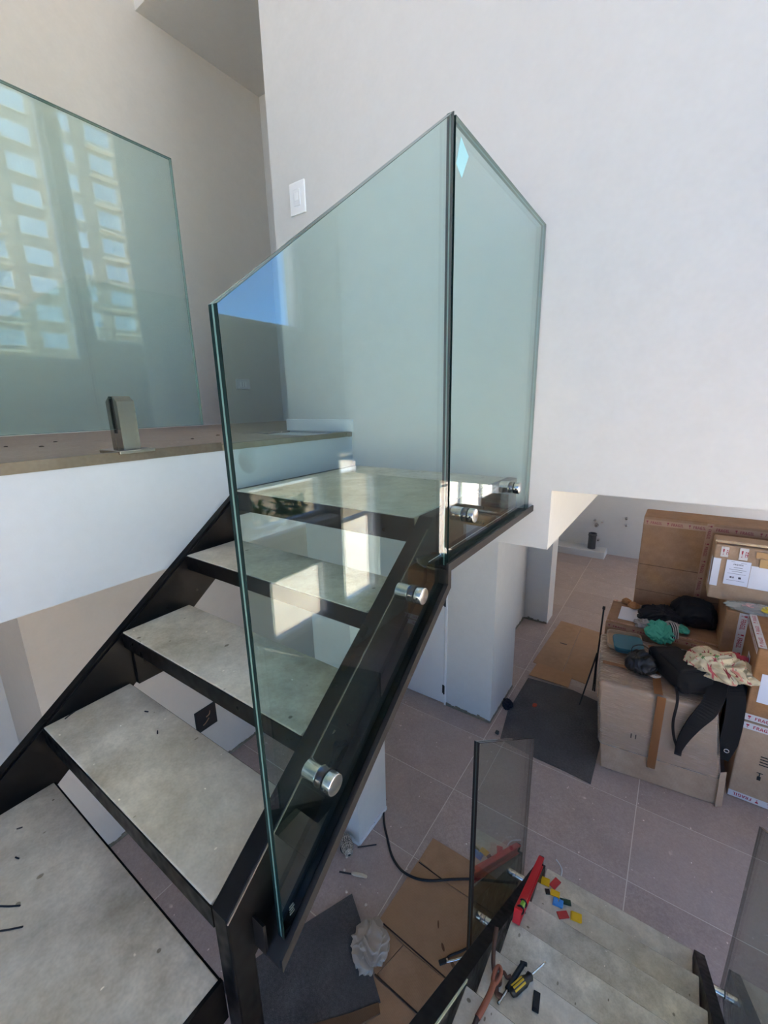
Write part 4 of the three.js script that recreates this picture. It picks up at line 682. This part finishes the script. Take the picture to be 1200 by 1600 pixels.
// ---------- small fittings and debris above ----------
{
  const s = thing('light_switch', 'white switch plate with a single rocker on the big wall', 'switch', [-1.699, 3.858, ZW]);
  solid('plate', box(-0.052, 0.052, -0.07, 0.07, 0.0005, 0.009, 0.004), M.white, s); solid('rocker', turn(box(-0.022, 0.022, -0.034, 0.034, 0, 0.006, 0.002), 0.06, 0, 0, 0, 0, 0.0085), M.trimWhite, s); solid('rocker_inset', box(-0.012, 0.012, -0.012, 0.02, 0.013, 0.0165, 0.0015), M.white, s);
}
{
  const s = thing('wall_outlet', 'white horizontal socket plate low on the corridor wall behind the glass', 'outlet', [-3.28, 3.066, -2.55]);
  solid('plate', box(0.0005, 0.009, -0.042, 0.042, -0.075, 0.075, 0.004), M.outlet, s); solid('socket_insert', box(0.009, 0.0115, -0.022, 0.022, -0.034, 0.034, 0.002), M.white, s); solid('module_line', [-0.0115, 0.0115].map((z) => box(0.011, 0.0125, -0.02, 0.02, z - 0.001, z + 0.001)), M.rubber, s);
}
{
  const s = thing('junction_box', 'open black junction box set in the white wall behind the stair', 'electrical box', [-2.85, 0.48, -1.55]);
  solid('frame', [box(-0.0, 0.006, -0.095, -0.083, -0.09, 0.09), box(-0.0, 0.006, 0.083, 0.095, -0.09, 0.09), box(0, 0.006, -0.095, 0.095, -0.09, -0.082), box(0, 0.006, -0.095, 0.095, 0.082, 0.09)], M.rubber, s); solid('back', box(0.0005, 0.002, -0.09, 0.09, -0.088, 0.088), mat(0x2e2622, 0.9), s); solid('wire_end', [tube([[0.003, -0.05, 0.03], [0.02, -0.03, 0.02], [0.012, -0.01, -0.02]], 0.004, 16, 6), tube([[0.003, 0.04, -0.04], [0.022, 0.03, -0.02], [0.01, 0.01, 0.0]], 0.004, 16, 6)], mat(0x8d6a50, 0.6), s);
}
{
  const s = thing('drain_pipe', 'dark stub of drain pipe rising from the cement curb', 'pipe', [-1.17, 0.13, -8.56]);
  const g = new THREE.LatheGeometry([[0.058, 0], [0.068, 0], [0.068, 0.27], [0.072, 0.272], [0.072, 0.3], [0.056, 0.3], [0.056, 0.02]].map((q) => new THREE.Vector2(...q)), 28); solid('tube', g, mat(0x3a3b3e, 0.5), s); solid('collar', turn(new THREE.TorusGeometry(0.07, 0.008, 8, 28), Math.PI / 2, 0, 0, 0, 0.26, 0), mat(0x2c2d30, 0.5), s);
}
[[-1.18, 0.634, 'upper left'], [-1.05, 0.626, 'upper middle'], [-1.145, 0.545, 'large one under the left pair of'], [-1.085, 0.264, 'lowest of the'], [-0.66, 0.74, 'top right'], [-0.648, 0.612, 'lower right']].forEach(([x, y, l], i) => {
  const t = thing('pipe_outlet', l + ' capped water outlet' + (i === 2 || i === 3 ? 's' : '') + ' in the far white wall', 'pipe fitting', [x, y, -8.75], 0, 'water outlets on the far wall');
  const g = new THREE.CylinderGeometry(0.022 + 0.012 * (i === 2), 0.026 + 0.012 * (i === 2), 0.05, 16); g.rotateX(Math.PI / 2); g.translate(0, 0, 0.025); solid('collar', g, mat(i % 2 ? 0xb9b4ae : 0x9a958f, 0.5), t); const h = new THREE.CylinderGeometry(0.015, 0.015, 0.07, 12); h.rotateX(Math.PI / 2); h.translate(0, 0, 0.035); solid('plug', h, i === 2 ? M.brushed : M.chrome, t);
});
const chips = [[-1.084, 1.8215, -0.095, 0.045, 0.6, 'long black rubber sliver on the bottom slab'], [-1.03, 1.8215, -0.08, 0.05, 0.75, 'black rubber sliver nearest the camera on the bottom slab'], [-1.2, 1.8215, -0.14, 0.012, 0.3, 'short black rubber sliver midway on the bottom slab'], [-1.29, 1.8215, -0.17, 0.012, 1.0, 'short black rubber sliver by the left stringer on the bottom slab'], [-1.375, 2.0045, -0.345, 0.03, -1.2, 'black rubber sliver against the stringer on the first open tread'], [-1.2, 2.0045, -0.478, 0.012, 0.4, 'tiny black rubber sliver in the middle of the first open tread'], [-1.09, 2.0045, -0.452, 0.012, -0.5, 'tiny black rubber sliver right of the middle on the first open tread']];
chips.forEach(([x, y, z, L, a, l]) => single('rubber_sliver', turn(join([tube([[-L / 2, 0.002, 0], [0, 0.0022, L * 0.015], [L / 2, 0.002, -L * 0.01]], 0.0018, 12, 6)]), 0, a, 0, x, y, z), M.rubber, l, 'debris', 'black rubber slivers'));
[[-2.2, -0.55], [-2.05, -0.62], [-2.3, -0.75], [-1.8, -1.1], [-1.9, -1.3]].forEach(([x, z], i) => single('dirt_crumb', turn(join([crumple(0.009, 0.003, 0.006, i + 1, 0.4, 2, 5)]), 0, i, 0, x, UF + 0.0005, z), mat(0x4b443e, 0.9), ['dark dirt crumb on the upper floor, nearest the left picture edge', 'dark dirt crumb on the upper floor left of the glass clamp', 'dark dirt crumb deeper on the upper floor left of the clamp', 'dark dirt crumb on the upper floor just right of the clamp', 'dark dirt crumb on the upper floor by the tall stair panel'][i], 'debris', 'dirt crumbs on the upper floor'));
renderer.render(scene, camera);
